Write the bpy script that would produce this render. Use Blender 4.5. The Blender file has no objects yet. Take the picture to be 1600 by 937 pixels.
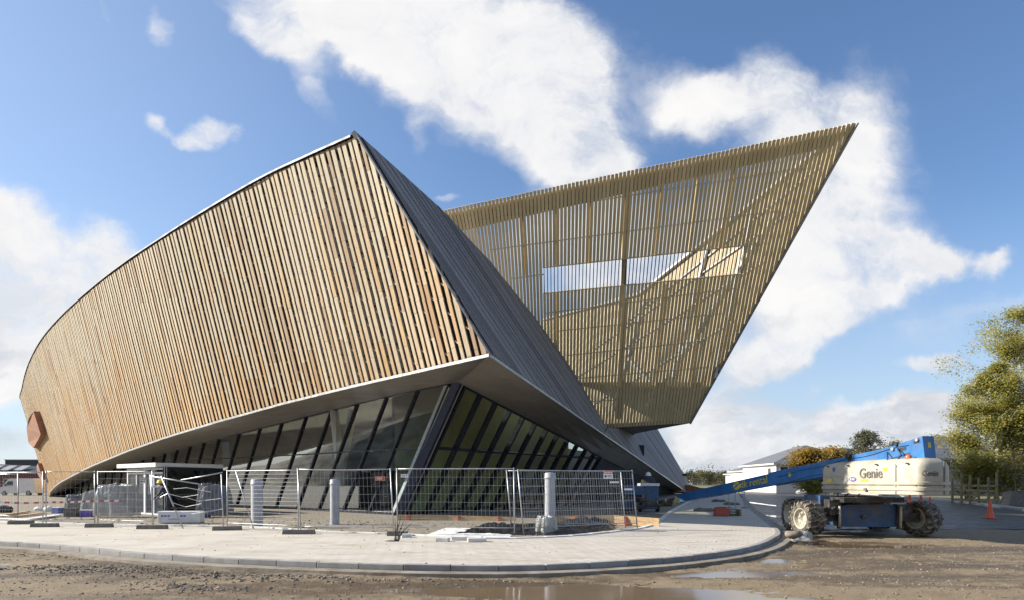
import bpy, bmesh, math, random
from mathutils import Vector as V, Matrix, noise
from mathutils.geometry import tessellate_polygon
R = math.radians
rnd = random.Random(7)
sc = bpy.context.scene
COL = sc.collection
F, CX, HZ, EYE = 1067.0, 800.0, 752.0, 1.6      # focal length in photo pixels, principal column, horizon row, eye height

def P(px, py, Y):
    """point at depth Y seen at photo pixel (px, py)"""
    return V(((px - CX) / F * Y, Y, EYE + (HZ - py) / F * Y))
def G(px, py, z=0.0):
    """point of the level z seen at photo pixel (px, py)"""
    return P(px, py, (EYE - z) * F / (py - HZ))
def proj(p):
    return (CX + F * p.x / p.y, HZ - F * (p.z - EYE) / p.y)
def on_plane(px, py, q, n):
    d = V(((px - CX) / F, 1.0, (HZ - py) / F)); e = V((0, 0, EYE))
    return e + d * ((q - e).dot(n) / d.dot(n))
def lerp(a, b, t): return a + (b - a) * t
def interp(x, xs, ys):
    if x <= xs[0]: return ys[0]
    for i in range(1, len(xs)):
        if x <= xs[i]:
            return ys[i-1] + (ys[i] - ys[i-1]) * (x - xs[i-1]) / (xs[i] - xs[i-1])
    return ys[-1]
def catmull(pts, n=8):
    out = []
    m = len(pts)
    for i in range(m - 1):
        p0, p1, p2, p3 = pts[max(i-1, 0)], pts[i], pts[i+1], pts[min(i+2, m-1)]
        for k in range(n):
            t = k / n
            out.append(0.5 * ((2*p1) + (p2-p0)*t + (2*p0-5*p1+4*p2-p3)*t*t + (3*p1-p0-3*p2+p3)*t**3))
    out.append(pts[-1].copy())
    return out

# ---------------------------------------------------------------- mesh collector
class MB:
    def __init__(s): s.v, s.f, s.m, s.t = [], [], [], []
    def add(s, vs, fs, tone=0.5, mi=0):
        b = len(s.v); s.v += [V(p) for p in vs]
        for f in fs:
            s.f.append([b + i for i in f]); s.m.append(mi); s.t.append(tone)
        return s
    def hexa(s, a, b, tone=.5, mi=0):
        """a, b: two quads (4 points each), a -> b"""
        return s.add(list(a) + list(b), [(3,2,1,0),(4,5,6,7),(0,1,5,4),(1,2,6,5),(2,3,7,6),(3,0,4,7)], tone, mi)
    def box(s, c, d, M=None, tone=.5, mi=0):
        x, y, z = d[0]/2, d[1]/2, d[2]/2
        q = [V((-x,-y,-z)), V((x,-y,-z)), V((x,y,-z)), V((-x,y,-z)), V((-x,-y,z)), V((x,-y,z)), V((x,y,z)), V((-x,y,z))]
        if M is not None: q = [M @ p for p in q]
        q = [p + V(c) for p in q]
        return s.hexa(q[:4], q[4:], tone, mi)
    def bar(s, p0, p1, w, d, n=None, tone=.5, mi=0):
        """bar p0->p1, width w across, depth d along n"""
        p0, p1 = V(p0), V(p1); a = (p1 - p0).normalized()
        n = V(n) if n is not None else (V((0,0,1)) if abs(a.z) < .9 else V((0,1,0)))
        n = (n - a * n.dot(a)).normalized(); u = a.cross(n) * (w/2); n = n * (d/2)
        q = [-u-n, u-n, u+n, -u+n]
        return s.hexa([p0 + k for k in q], [p1 + k for k in q], tone, mi)
    def tube(s, pts, r, n=8, caps=True, tone=.5, mi=0):
        pts = [V(p) for p in pts]; rr = r if isinstance(r, (list, tuple)) else [r]*len(pts)
        b = len(s.v); u = None
        for i, p in enumerate(pts):
            a = (pts[min(i+1, len(pts)-1)] - pts[max(i-1, 0)]).normalized()
            if u is None: u = a.orthogonal().normalized()
            u = (u - a * u.dot(a)).normalized(); w = a.cross(u)
            for k in range(n):
                t = 2*math.pi*k/n
                s.v.append(p + (u*math.cos(t) + w*math.sin(t)) * rr[i])
        for i in range(len(pts)-1):
            for k in range(n):
                s.f.append([b+i*n+k, b+i*n+(k+1)%n, b+(i+1)*n+(k+1)%n, b+(i+1)*n+k]); s.m.append(mi); s.t.append(tone)
        if caps:
            s.f.append([b+k for k in range(n)][::-1]); s.m.append(mi); s.t.append(tone)
            e = b + (len(pts)-1)*n
            s.f.append([e+k for k in range(n)]); s.m.append(mi); s.t.append(tone)
        return s
    def prism(s, poly, ext, tone=.5, mi=0):
        poly = [V(p) for p in poly]; n = len(poly); ext = V(ext)
        tri = tessellate_polygon([poly])
        vs = poly + [p + ext for p in poly]
        fs = [tuple(t) for t in tri] + [tuple(i + n for i in t[::-1]) for t in tri]
        fs += [(i, (i+1) % n, (i+1) % n + n, i + n) for i in range(n)]
        return s.add(vs, fs, tone, mi)
    def sheet(s, poly, tone=.5, mi=0):
        poly = [V(p) for p in poly]
        return s.add(poly, [tuple(t) for t in tessellate_polygon([poly])], tone, mi)
    def grid(s, rows, tone=.5, mi=0):
        """rows: list of equal-length point lists"""
        m = len(rows[0]); vs = [p for r in rows for p in r]
        fs = [(i*m+j, i*m+j+1, (i+1)*m+j+1, (i+1)*m+j) for i in range(len(rows)-1) for j in range(m-1)]
        return s.add(vs, fs, tone, mi)
    def ball(s, c, r, nu=10, nv=7, tone=.5, mi=0, sq=(1,1,1)):
        c = V(c); rows = []
        for j in range(nv+1):
            ph = math.pi*j/nv
            rows.append([c + V((math.sin(ph)*math.cos(2*math.pi*i/nu)*r*sq[0], math.sin(ph)*math.sin(2*math.pi*i/nu)*r*sq[1], math.cos(ph)*r*sq[2])) for i in range(nu+1)])
        return s.grid(rows[::-1], tone, mi)
    def lathe(s, c, prof, n=16, axis='z', tone=.5, mi=0):
        c = V(c); rows = []
        for r, h in prof:
            row = []
            for k in range(n+1):
                a = 2*math.pi*k/n; x, y = r*math.cos(a), r*math.sin(a)
                row.append(c + (V((x, y, h)) if axis == 'z' else V((h, x, y)) if axis == 'x' else V((y, h, x))))
            rows.append(row)
        return s.grid(rows, tone, mi)
    def build(s, name, mats, parent=None, smooth=False, world=False, bevel=0, segs=2):
        me = bpy.data.meshes.new(name)
        off = parent_loc(parent) if (world and parent) else V((0,0,0))
        me.from_pydata([tuple(p - off) for p in s.v], [], s.f)
        for m in (mats if isinstance(mats, (list, tuple)) else [mats]): me.materials.append(m)
        me.polygons.foreach_set('material_index', s.m)
        if smooth: me.polygons.foreach_set('use_smooth', [True]*len(s.f))
        at = me.attributes.new('tone', 'FLOAT', 'FACE'); at.data.foreach_set('value', s.t)
        me.validate(); me.update()
        o = bpy.data.objects.new(name, me); COL.objects.link(o)
        if parent: o.parent = parent
        if bevel:
            b = o.modifiers.new('bevel', 'BEVEL'); b.width = bevel; b.segments = segs; b.limit_method = 'ANGLE'
        return o
def parent_loc(o):
    l = V((0,0,0))
    while o: l += o.location; o = o.parent
    return l
def tag(o, label, cat, group=None, kind=None):
    o['label'] = label; o['category'] = cat
    if group: o['group'] = group
    if kind: o['kind'] = kind
    return o
def struct(o): o['kind'] = 'structure'; return o
def thing(name, label, cat, loc=(0,0,0), rz=0, group=None):
    o = bpy.data.objects.new(name, None); COL.objects.link(o); o.empty_display_size = .2
    o.location = loc; o.rotation_euler = (0, 0, rz)
    return tag(o, label, cat, group)
def dup(root, loc, rz=0, label=None):
    c = root.copy(); COL.objects.link(c); c.location = loc; c.rotation_euler = (0, 0, rz)
    if label: c['label'] = label
    for ch in list(root.children):
        d = ch.copy(); COL.objects.link(d); d.parent = c
        for g in list(ch.children):
            e = g.copy(); COL.objects.link(e); e.parent = d
    return c
def clip(p, d, poly):
    """interval of the line p + t d inside a convex 2-D polygon"""
    t0, t1 = -1e9, 1e9
    n = len(poly); area = sum(poly[i][0]*poly[(i+1)%n][1] - poly[(i+1)%n][0]*poly[i][1] for i in range(n))
    sg = 1 if area > 0 else -1
    for i in range(n):
        a, b = poly[i], poly[(i+1) % n]
        nx, ny = -(b[1]-a[1])*sg, (b[0]-a[0])*sg
        den = nx*d[0] + ny*d[1]; num = nx*(p[0]-a[0]) + ny*(p[1]-a[1])
        if abs(den) < 1e-9:
            if num < 0: return None
            continue
        t = -num/den
        if den > 0: t0 = max(t0, t)
        else: t1 = min(t1, t)
    return (t0, t1) if t1 > t0 else None

# ---------------------------------------------------------------- materials
class NT:
    def __init__(s, nt): s.nt = nt
    def n(s, t, **k):
        o = s.nt.nodes.new(t)
        for a, b in k.items():
            if a in ('inp',):
                for key, val in b.items():
                    if hasattr(val, 'is_linked') or isinstance(val, bpy.types.NodeSocket): s.nt.links.new(val, o.inputs[key])
                    else: o.inputs[key].default_value = val
            else: setattr(o, a, b)
        return o
    def math(s, op, a, b=0.0, c=0.0, clamp=False):
        o = s.nt.nodes.new('ShaderNodeMath'); o.operation = op; o.use_clamp = clamp
        for i, x in enumerate((a, b, c)):
            if isinstance(x, bpy.types.NodeSocket): s.nt.links.new(x, o.inputs[i])
            else: o.inputs[i].default_value = x
        return o.outputs[0]
    def mix(s, fac, a, b, blend='MIX'):
        o = s.nt.nodes.new('ShaderNodeMix'); o.data_type = 'RGBA'; o.blend_type = blend
        for i, x in ((0, fac), (6, a), (7, b)):
            if isinstance(x, bpy.types.NodeSocket): s.nt.links.new(x, o.inputs[i])
            elif i == 0: o.inputs[i].default_value = x
            else: o.inputs[i].default_value = (*x, 1) if len(x) == 3 else x
        return o.outputs[2]
    def ramp(s, x, lo, hi, a=0.0, b=1.0, smooth=True):
        o = s.nt.nodes.new('ShaderNodeMapRange'); o.interpolation_type = 'SMOOTHSTEP' if smooth else 'LINEAR'
        s.nt.links.new(x, o.inputs[0])
        for i, q in zip((1,2,3,4), (lo, hi, a, b)): o.inputs[i].default_value = q
        return o.outputs[0]
    def noise(s, vec, scale, detail=4, rough=.55, dist=0.0):
        o = s.n('ShaderNodeTexNoise', inp={'Scale': scale, 'Detail': detail, 'Roughness': rough, 'Distortion': dist})
        if vec is not None: s.nt.links.new(vec, o.inputs['Vector'])
        return o.outputs[0]
    def pos(s): return s.n('ShaderNodeNewGeometry').outputs['Position']
    def obj(s): return s.n('ShaderNodeTexCoord').outputs['Object']
    def scaled(s, vec, sx, sy, sz, rz=0):
        o = s.n('ShaderNodeMapping', inp={'Scale': (sx, sy, sz), 'Rotation': (0, 0, rz)}); s.nt.links.new(vec, o.inputs['Vector'])
        return o.outputs[0]
    def tone(s): return s.n('ShaderNodeAttribute', attribute_name='tone').outputs['Fac']
    def bump(s, h, strength=.5, dist=.02):
        o = s.n('ShaderNodeBump', inp={'Strength': strength, 'Distance': dist}); s.nt.links.new(h, o.inputs['Height'])
        return o.outputs[0]
def new_mat(name):
    m = bpy.data.materials.new(name); m.use_nodes = True
    t = NT(m.node_tree); b = m.node_tree.nodes['Principled BSDF']
    return m, t, b
def link(t, a, b): t.nt.links.new(a, b)
def pmat(name, col, rough=.6, metal=0.0, var=.18, scale=3.0, dirt=None, dirt_amt=.4, bump=0.0, bscale=20.0, tone=0.0, stretch=(1,1,1), spec=.5, coat=0.0):
    """painted / plain surface with mottling, optional dirt colour, optional per-face tone variation"""
    m, t, b = new_mat(name)
    v = t.scaled(t.pos(), *stretch)
    n1 = t.noise(v, scale, 6, .6)
    dark = tuple(c*(1-var) for c in col); lite = tuple(min(1, c*(1+var)) for c in col)
    c = t.mix(t.ramp(n1, .3, .7), dark, lite)
    if tone:
        c = t.mix(1.0, c, t.n('ShaderNodeCombineColor', inp={0: t.ramp(t.tone(), 0, 1, 1-tone, 1+tone, False), 1: t.ramp(t.tone(), 0, 1, 1-tone, 1+tone, False), 2: t.ramp(t.tone(), 0, 1, 1-tone, 1+tone, False)}).outputs[0], 'MULTIPLY')
    if dirt:
        n2 = t.noise(t.pos(), scale*.6+.7, 8, .68)
        c = t.mix(t.ramp(n2, .62-dirt_amt*.35, .75, 0, min(1, dirt_amt*1.6)), c, dirt)
    link(t, c, b.inputs['Base Color'])
    n3 = t.noise(v, scale*2.3, 4)
    link(t, t.ramp(n3, .25, .75, max(.02, rough-.12), min(1, rough+.12)), b.inputs['Roughness'])
    b.inputs['Metallic'].default_value = metal
    b.inputs['Specular IOR Level'].default_value = spec
    b.inputs['Coat Weight'].default_value = coat
    if bump: link(t, t.bump(t.noise(v, bscale, 5), bump, .02), b.inputs['Normal'])
    return m
# ---------------------------------------------------------------- material library
def wood_mat():
    m, t, b = new_mat('larch_cladding')
    pos = t.pos(); z = t.n('ShaderNodeSeparateXYZ', inp={0: pos}).outputs['Z']
    grain = t.noise(t.scaled(pos, 14, 14, .7), 1.0, 6, .6, .4)
    big = t.noise(pos, .22, 4, .6)
    fresh = t.math('ADD', t.ramp(z, 2.5, 11.5, .98, .06, False), t.math('MULTIPLY', t.math('SUBTRACT', big, .5), 1.3))
    fresh = t.math('ADD', fresh, t.math('MULTIPLY', t.math('SUBTRACT', t.tone(), .5), .75), clamp=True)
    c = t.mix(fresh, (.635, .555, .405), (.63, .385, .16))
    c = t.mix(t.ramp(t.math('FRACT', t.math('MULTIPLY', t.tone(), 7.31)), 0, 1, 0, .5, False), c, (.56, .48, .37))
    c = t.mix(t.ramp(grain, .35, .7, .0, .55), c, t.mix(.5, c, (.2, .12, .06)))
    dk = t.math('FRACT', t.math('MULTIPLY', t.tone(), 13.7))
    c = t.mix(t.ramp(dk, .86, .93, 0, .5), c, (.30, .16, .08))
    link(t, c, b.inputs['Base Color']); b.inputs['Roughness'].default_value = .75
    link(t, t.bump(grain, .3, .01), b.inputs['Normal'])
    return m
def glass_mat(name, tint, f0=.10):
    m, t, b = new_mat(name)
    fc = t.n('ShaderNodeLayerWeight', inp={'Blend': .5}).outputs['Facing']
    fr = t.math('POWER', fc, 4.0)
    n = t.noise(t.pos(), .8, 2)
    g = t.n('ShaderNodeBsdfGlossy', inp={'Roughness': .015, 'Color': (.92, .96, 1, 1)})
    link(t, t.bump(n, .04, .02), g.inputs['Normal'])
    tr = t.n('ShaderNodeBsdfTransparent', inp={'Color': (*tint, 1)})
    mx = t.n('ShaderNodeMixShader', inp={0: t.math('ADD', t.math('MULTIPLY', fr, .9), f0, clamp=True), 1: tr.outputs[0], 2: g.outputs[0]})
    link(t, mx.outputs[0], t.nt.nodes['Material Output'].inputs[0])
    return m
def film_mat(name, col, a=.55):
    m, t, b = new_mat(name)
    n = t.noise(t.scaled(t.pos(), 3, 3, 1), 2.5, 5, .6)
    b.inputs['Base Color'].default_value = (*col, 1); b.inputs['Roughness'].default_value = .18
    link(t, t.bump(n, .9, .08), b.inputs['Normal'])
    tr = t.n('ShaderNodeBsdfTransparent')
    mx = t.n('ShaderNodeMixShader', inp={0: t.ramp(n, .3, .7, a-.2, a+.2), 1: tr.outputs[0], 2: b.outputs[0]})
    link(t, mx.outputs[0], t.nt.nodes['Material Output'].inputs[0])
    return m
def mud_mat():
    m, t, b = new_mat('wet_mud')
    pos = t.pos(); s = t.n('ShaderNodeSeparateXYZ', inp={0: pos})
    streak = t.scaled(pos, .28, 1.3, 1, R(-6))
    n1 = t.noise(streak, .55, 6, .62, .5); n2 = t.noise(pos, 3.2, 8, .7); n3 = t.noise(pos, 26, 5, .7); n4 = t.noise(pos, .16, 3, .5)
    wet = t.math('ADD', t.math('MULTIPLY', n1, .55), t.math('MULTIPLY', n4, .45))
    wet = t.math('ADD', wet, t.math('MULTIPLY', t.math('SUBTRACT', n2, .5), .35))
    wetm = t.ramp(wet, .43, .56)
    c = t.mix(wetm, (.25, .19, .115), (.088, .060, .032))
    c = t.mix(t.ramp(n2, .35, .75, 0, .55), c, (.165, .118, .066))
    c = t.mix(t.ramp(n3, .5, .75, 0, .7), c, (.066, .047, .028))
    c = t.mix(t.ramp(t.noise(pos, 60, 3, .7), .6, .75, 0, .5), c, (.30, .25, .175))
    link(t, c, b.inputs['Base Color'])
    link(t, t.ramp(wet, .40, .62, .9, .36), b.inputs['Roughness'])
    h = t.math('ADD', t.math('MULTIPLY', n2, .8), t.math('ADD', t.math('MULTIPLY', n3, .5), t.math('MULTIPLY', t.noise(pos, 80, 3), .22)))
    link(t, t.bump(h, .8, .05), b.inputs['Normal'])
    return m
def paver_mat():
    m, t, b = new_mat('concrete_pavers')
    pos = t.pos()
    v = t.scaled(pos, 1, 1, 1, R(38))
    br = t.n('ShaderNodeTexBrick', inp={'Vector': v, 'Color1': (.2, .2, .2, 1), 'Color2': (.8, .8, .8, 1), 'Mortar': (0, 0, 0, 1), 'Scale': 1.0, 'Mortar Size': .012, 'Brick Width': .42, 'Row Height': .21, 'Mortar Smooth': .3})
    n1 = t.noise(pos, .6, 6, .6); n2 = t.noise(pos, 7, 5, .6)
    x = t.n('ShaderNodeSeparateXYZ', inp={0: pos}).outputs['X']
    show = t.math('MULTIPLY', t.ramp(x, -7.0, 0.0, .28, 1.0), t.ramp(n1, .25, .6, .55, 1.0))
    base = t.mix(t.ramp(n1, .3, .7), (.44, .40, .33), (.55, .515, .445))
    lum = t.n('ShaderNodeSeparateColor', inp={0: br.outputs['Color']}).outputs[0]
    cc = t.mix(lum, (.43, .375, .315), (.60, .565, .50))
    c = t.mix(t.math('MULTIPLY', show, .75), base, cc)
    c = t.mix(t.math('MULTIPLY', br.outputs['Fac'], show), c, (.27, .245, .21))
    c = t.mix(t.ramp(n2, .5, .8, 0, .3), c, (.38, .34, .28))
    stain = t.noise(t.scaled(pos, .5, 1.6, 1), 1.1, 7, .7)
    c = t.mix(t.ramp(stain, .50, .70, 0, .62), c, (.29, .23, .165))
    link(t, c, b.inputs['Base Color']); b.inputs['Roughness'].default_value = .85
    h = t.math('SUBTRACT', t.math('MULTIPLY', n2, .25), t.math('MULTIPLY', t.math('MULTIPLY', br.outputs['Fac'], show), .8))
    link(t, t.bump(h, .5, .02), b.inputs['Normal'])
    return m
def zinc_mat():
    m, t, b = new_mat('dark_grey_cladding')
    pos = t.pos()
    n1 = t.noise(pos, .5, 4); n2 = t.noise(t.scaled(pos, 6, 2, 6), 2, 6, .65)
    k = t.math('ADD', t.math('MULTIPLY', t.tone(), .65), t.math('MULTIPLY', n2, .35))
    c = t.mix(t.ramp(k, .2, .8), (.165, .152, .15), (.275, .252, .245))
    c = t.mix(t.ramp(n1, .45, .7, 0, .35), c, (.16, .145, .13))
    link(t, c, b.inputs['Base Color']); b.inputs['Roughness'].default_value = .7; b.inputs['Metallic'].default_value = .0; b.inputs['Specular IOR Level'].default_value = .3
    link(t, t.bump(n2, .25, .01), b.inputs['Normal'])
    return m
def leaf_mat(name, a, b_, c_=None, trans=.5):
    m, t, b = new_mat(name)
    tn = t.tone()
    c = t.mix(tn, a, b_)
    if c_: c = t.mix(t.ramp(t.math('FRACT', t.math('MULTIPLY', tn, 9.7)), .72, .85), c, c_)
    link(t, c, b.inputs['Base Color']); b.inputs['Roughness'].default_value = .6
    tl = t.n('ShaderNodeBsdfTranslucent', inp={0: c})
    mx = t.n('ShaderNodeMixShader', inp={0: trans, 1: b.outputs[0], 2: tl.outputs[0]})
    link(t, mx.outputs[0], t.nt.nodes['Material Output'].inputs[0])
    return m
def tyre_mat():
    m, t, b = new_mat('muddy_rubber')
    n = t.noise(t.pos(), 7, 7, .7)
    tn = t.tone()
    c = t.mix(t.math('MULTIPLY', t.ramp(n, .38, .62), tn), (.022, .021, .02), (.36, .30, .22))
    link(t, c, b.inputs['Base Color']); b.inputs['Roughness'].default_value = .85
    return m

M = {}
M['wood'] = wood_mat()
M['backing'] = pmat('black_membrane', (.018, .016, .015), .9, var=.2)
M['coping'] = pmat('pale_metal_coping', (.20, .20, .205), .6, .0, var=.08, scale=.7)
M['trim'] = pmat('edge_trim', (.42, .41, .39), .4, .5, var=.1)
M['zinc'] = zinc_mat()
M['soffit'] = pmat('soffit_panels', (.27, .25, .225), .5, .25, var=.07, scale=.35)
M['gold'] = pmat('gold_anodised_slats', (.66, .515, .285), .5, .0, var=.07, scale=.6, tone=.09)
M['goldbeam'] = pmat('gold_frame', (.60, .48, .28), .5, .0, var=.12)
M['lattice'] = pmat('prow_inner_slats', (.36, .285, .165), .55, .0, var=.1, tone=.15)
M['rod'] = pmat('dark_rail', (.05, .048, .045), .5, .4)
M['steel'] = pmat('galvanised_steel', (.40, .41, .42), .42, .7, var=.15, scale=6)
M['wire'] = pmat('galvanised_wire', (.47, .48, .49), .4, .6, var=.12, scale=6)
M['mull'] = pmat('navy_mullions', (.022, .028, .045), .35, .3, var=.1)
M['column'] = pmat('corner_column', (.024, .036, .075), .4, .2, var=.1)
M['glassL'] = glass_mat('street_glass', (.50, .53, .52), .23)
M['glassR'] = glass_mat('side_glass', (.80, .83, .72), .03)
M['fin'] = pmat('pale_glass_fin', (.40, .47, .48), .2, 0, var=.06)
M['green'] = pmat('olive_inner_wall', (.52, .53, .29), .8, var=.12, scale=.4)
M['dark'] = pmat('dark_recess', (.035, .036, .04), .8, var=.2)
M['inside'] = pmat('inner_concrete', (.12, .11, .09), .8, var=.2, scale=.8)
M['white_col'] = pmat('white_inner_column', (.66, .70, .70), .6, var=.05)
M['corten'] = pmat('brown_panel', (.26, .115, .055), .7, var=.25, scale=2, bump=.3)
M['concrete'] = pmat('precast_concrete', (.40, .385, .36), .85, var=.14, scale=2.2, dirt=(.20, .16, .11), dirt_amt=.35, bump=.35, bscale=30)
M['gutter'] = pmat('muddy_gutter', (.27, .235, .185), .8, var=.2, scale=2, dirt=(.14, .10, .065), dirt_amt=.6, bump=.4)
M['kerb'] = pmat('kerb_concrete', (.27, .262, .25), .85, var=.14, scale=2.5, dirt=(.22, .17, .12), dirt_amt=.35, bump=.3, bscale=35, tone=.12)
M['edging'] = pmat('white_edging', (.62, .61, .58), .75, var=.08, scale=3, dirt=(.30, .25, .19), dirt_amt=.3)
M['pavers'] = paver_mat()
M['mud'] = mud_mat()
M['yard'] = pmat('yard_gravel', (.235, .205, .16), .95, var=.3, scale=5, dirt=(.13, .10, .07), dirt_amt=.4, bump=.9, bscale=26)
M['asphalt'] = pmat('wet_asphalt', (.060, .059, .058), .5, var=.3, scale=1.2, dirt=(.11, .09, .07), dirt_amt=.35, bump=.5, bscale=22)
M['chassisblue'] = pmat('grimy_shaded_blue_paint', (.028, .085, .19), .55, var=.25, scale=2.5, dirt=(.12, .10, .075), dirt_amt=.6)  # real grime over a blue darkened to imitate shade on the chassis
M['shadeblue'] = pmat('shaded_blue_paint', (.045, .095, .19), .6, var=.2, dirt=(.16, .14, .12), dirt_amt=.5)  # blue darkened to paint in the shade under the overhang, plus dirt
M['ground'] = pmat('far_ground', (.16, .15, .085), .95, var=.3, scale=.08)
M['water'] = pmat('muddy_water', (.17, .12, .072), .03, var=.12, scale=.6, spec=.3, bump=.02, bscale=3)
M['water'].node_tree.nodes['Principled BSDF'].inputs['Roughness'].default_value = .09
for l in list(M['water'].node_tree.links):
    if l.to_socket.name == 'Roughness': M['water'].node_tree.links.remove(l)
M['stone'] = pmat('loose_stone', (.20, .17, .13), .9, var=.3, scale=4, tone=.45)
M['foot'] = pmat('fence_block', (.16, .145, .125), .9, var=.25, scale=5, dirt=(.26, .22, .17), dirt_amt=.4, bump=.4)
M['pipe'] = pmat('grey_plastic_pipe', (.36, .37, .39), .5, var=.06, scale=3)
M['timber'] = pmat('formwork_timber', (.50, .34, .17), .75, var=.2, scale=2, stretch=(1, 4, 6))
M['red'] = pmat('red_paint', (.46, .09, .05), .6, var=.15)
M['tarp'] = pmat('black_sheeting', (.018, .018, .02), .3, var=.3, bump=.6, bscale=8)
M['membrane'] = pmat('white_membrane', (.70, .70, .68), .6, var=.08, dirt=(.35, .30, .24), dirt_amt=.3)
M['film'] = film_mat('clear_film', (.36, .37, .36), .7)
M['darkfilm'] = film_mat('grey_film', (.16, .17, .19), .75)
M['white'] = pmat('white_paint', (.74, .74, .72), .5, var=.05)
M['whitemetal'] = pmat('white_frames', (.68, .69, .69), .4, var=.05)
M['blueglass'] = glass_mat('lobby_glass', (.30, .36, .40), .12)
M['bluepack'] = pmat('blue_print', (.12, .16, .42), .6)
M['purple'] = pmat('purple_print', (.14, .10, .36), .6)
M['yellow'] = pmat('yellow_plastic', (.72, .55, .03), .5)
M['ylabel'] = pmat('yellow_label', (.62, .50, .06), .6)
M['blue'] = pmat('blue_machine_paint', (.030, .145, .37), .42, var=.18, scale=1.6, dirt=(.20, .18, .15), dirt_amt=.3)
M['cowl'] = pmat('grey_cowl_paint', (.43, .40, .315), .55, var=.12, scale=1.2, dirt=(.28, .23, .16), dirt_amt=.5, stretch=(1, .5, 3))
M['cowldark'] = pmat('cowl_lettering', (.16, .15, .13), .6)
M['iron'] = pmat('greasy_iron', (.05, .048, .046), .55, .4, var=.3, dirt=(.22, .18, .13), dirt_amt=.5)
M['tyre'] = tyre_mat()
M['orange'] = pmat('orange_plastic', (.62, .095, .025), .5, var=.1)
M['lamp'] = pmat('amber_lens', (.55, .14, .05), .25)
M['skin'] = pmat('skin', (.42, .26, .19), .6, var=.05)
M['jacket'] = pmat('dark_jacket', (.045, .048, .06), .85, var=.2)
M['trousers'] = pmat('dark_trousers', (.05, .055, .075), .85, var=.2)
M['hivis'] = pmat('orange_tape', (.50, .17, .05), .7)
M['bark'] = pmat('grey_bark', (.16, .14, .115), .9, var=.35, scale=5, bump=.5)
M['birchbark'] = pmat('birch_bark', (.60, .58, .53), .8, var=.1, scale=4, dirt=(.10, .09, .08), dirt_amt=.45)
M['leaf_birch'] = leaf_mat('birch_leaves', (.20, .22, .045), (.42, .385, .08), (.46, .36, .08))
M['leaf_yellow'] = leaf_mat('yellow_leaves', (.30, .18, .02), (.42, .27, .04), (.24, .19, .04))
M['leaf_dark'] = leaf_mat('dark_leaves', (.03, .045, .018), (.07, .085, .03))
M['leaf_grey'] = leaf_mat('grey_leaves', (.10, .11, .06), (.22, .21, .13))
M['leaf_far'] = leaf_mat('far_leaves', (.07, .085, .03), (.17, .16, .06), (.20, .12, .05))
M['roof'] = pmat('grey_roof_sheet', (.15, .155, .165), .5, .2, var=.06, scale=.4)
M['house'] = pmat('white_render', (.66, .65, .62), .8, var=.05, scale=.4)
M['housegrey'] = pmat('grey_band', (.30, .30, .30), .7, var=.08)
M['window'] = pmat('dark_window', (.035, .042, .05), .12, var=.2)
M['brick'] = pmat('red_brick', (.19, .075, .05), .85, var=.25, scale=1.5)
M['slate'] = pmat('slate_roof', (.035, .035, .04), .55, var=.2)
M['sheddark'] = pmat('dark_cladding', (.055, .056, .065), .6, var=.1)
M['fence_wood'] = pmat('weathered_fence_wood', (.20, .17, .085), .85, var=.3, scale=4)
M['carblue'] = pmat('blue_car_paint', (.05, .22, .46), .25, var=.05, coat=.6)
M['vanwhite'] = pmat('white_van_paint', (.74, .74, .73), .28, var=.04, coat=.5)
M['black'] = pmat('black_rubber', (.02, .02, .02), .7)
M['chrome'] = pmat('lamp_glass', (.7, .7, .7), .08, .6)
M['hill'] = pmat('wooded_hill', (.27, .22, .14), .95, var=.6, scale=.09)
# ---------------------------------------------------------------- the congress building
bld = thing('congress_building', 'huge angular congress hall clad in timber slats with gold slatted prow and glass base', 'building', (-6, 40, 0))
LEAN = lambda x: interp(x, [34, 110, 200], [.287, .255, .25])
topk = [(667,160,22.1),(620,182,23.1),(556,210,25.0),(480,244,27.0),(401,282,29.6),(301,341,33.0),(251,373,35.0),(200,407,38.0),(150,445,41.8),(98,491,48.0),(64,531,55.0),(44,570,62.5),(35,604,70.0),(34,625,77.0)]
T3 = [P(*k) for k in topk] + [V((-58.5, 85, 10.2)), V((-59.5, 95, 9.6)), V((-58, 106, 9.2)), V((-54, 118, 9))]
TC = catmull(T3, 16)
cum = [0.0]
for a, b in zip(TC, TC[1:]): cum.append(cum[-1] + math.hypot(b.x-a.x, b.y-a.y))
def Tat(s):
    for i in range(1, len(cum)):
        if s <= cum[i]:
            return TC[i-1].lerp(TC[i], (s-cum[i-1])/(cum[i]-cum[i-1]))
    return TC[-1].copy()
bot = [(77,775),(79,767),(85,760),(95,752),(108,745),(134,731.5),(149,724.5),(200,703.5),(254,684),(317,664.5),(340,657.5),(400,641),(445,628.5),(550,602.5),(646,580.5),(765,553),(900,523)]
bx, by = [b[0] for b in bot], [b[1] for b in bot]
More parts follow.
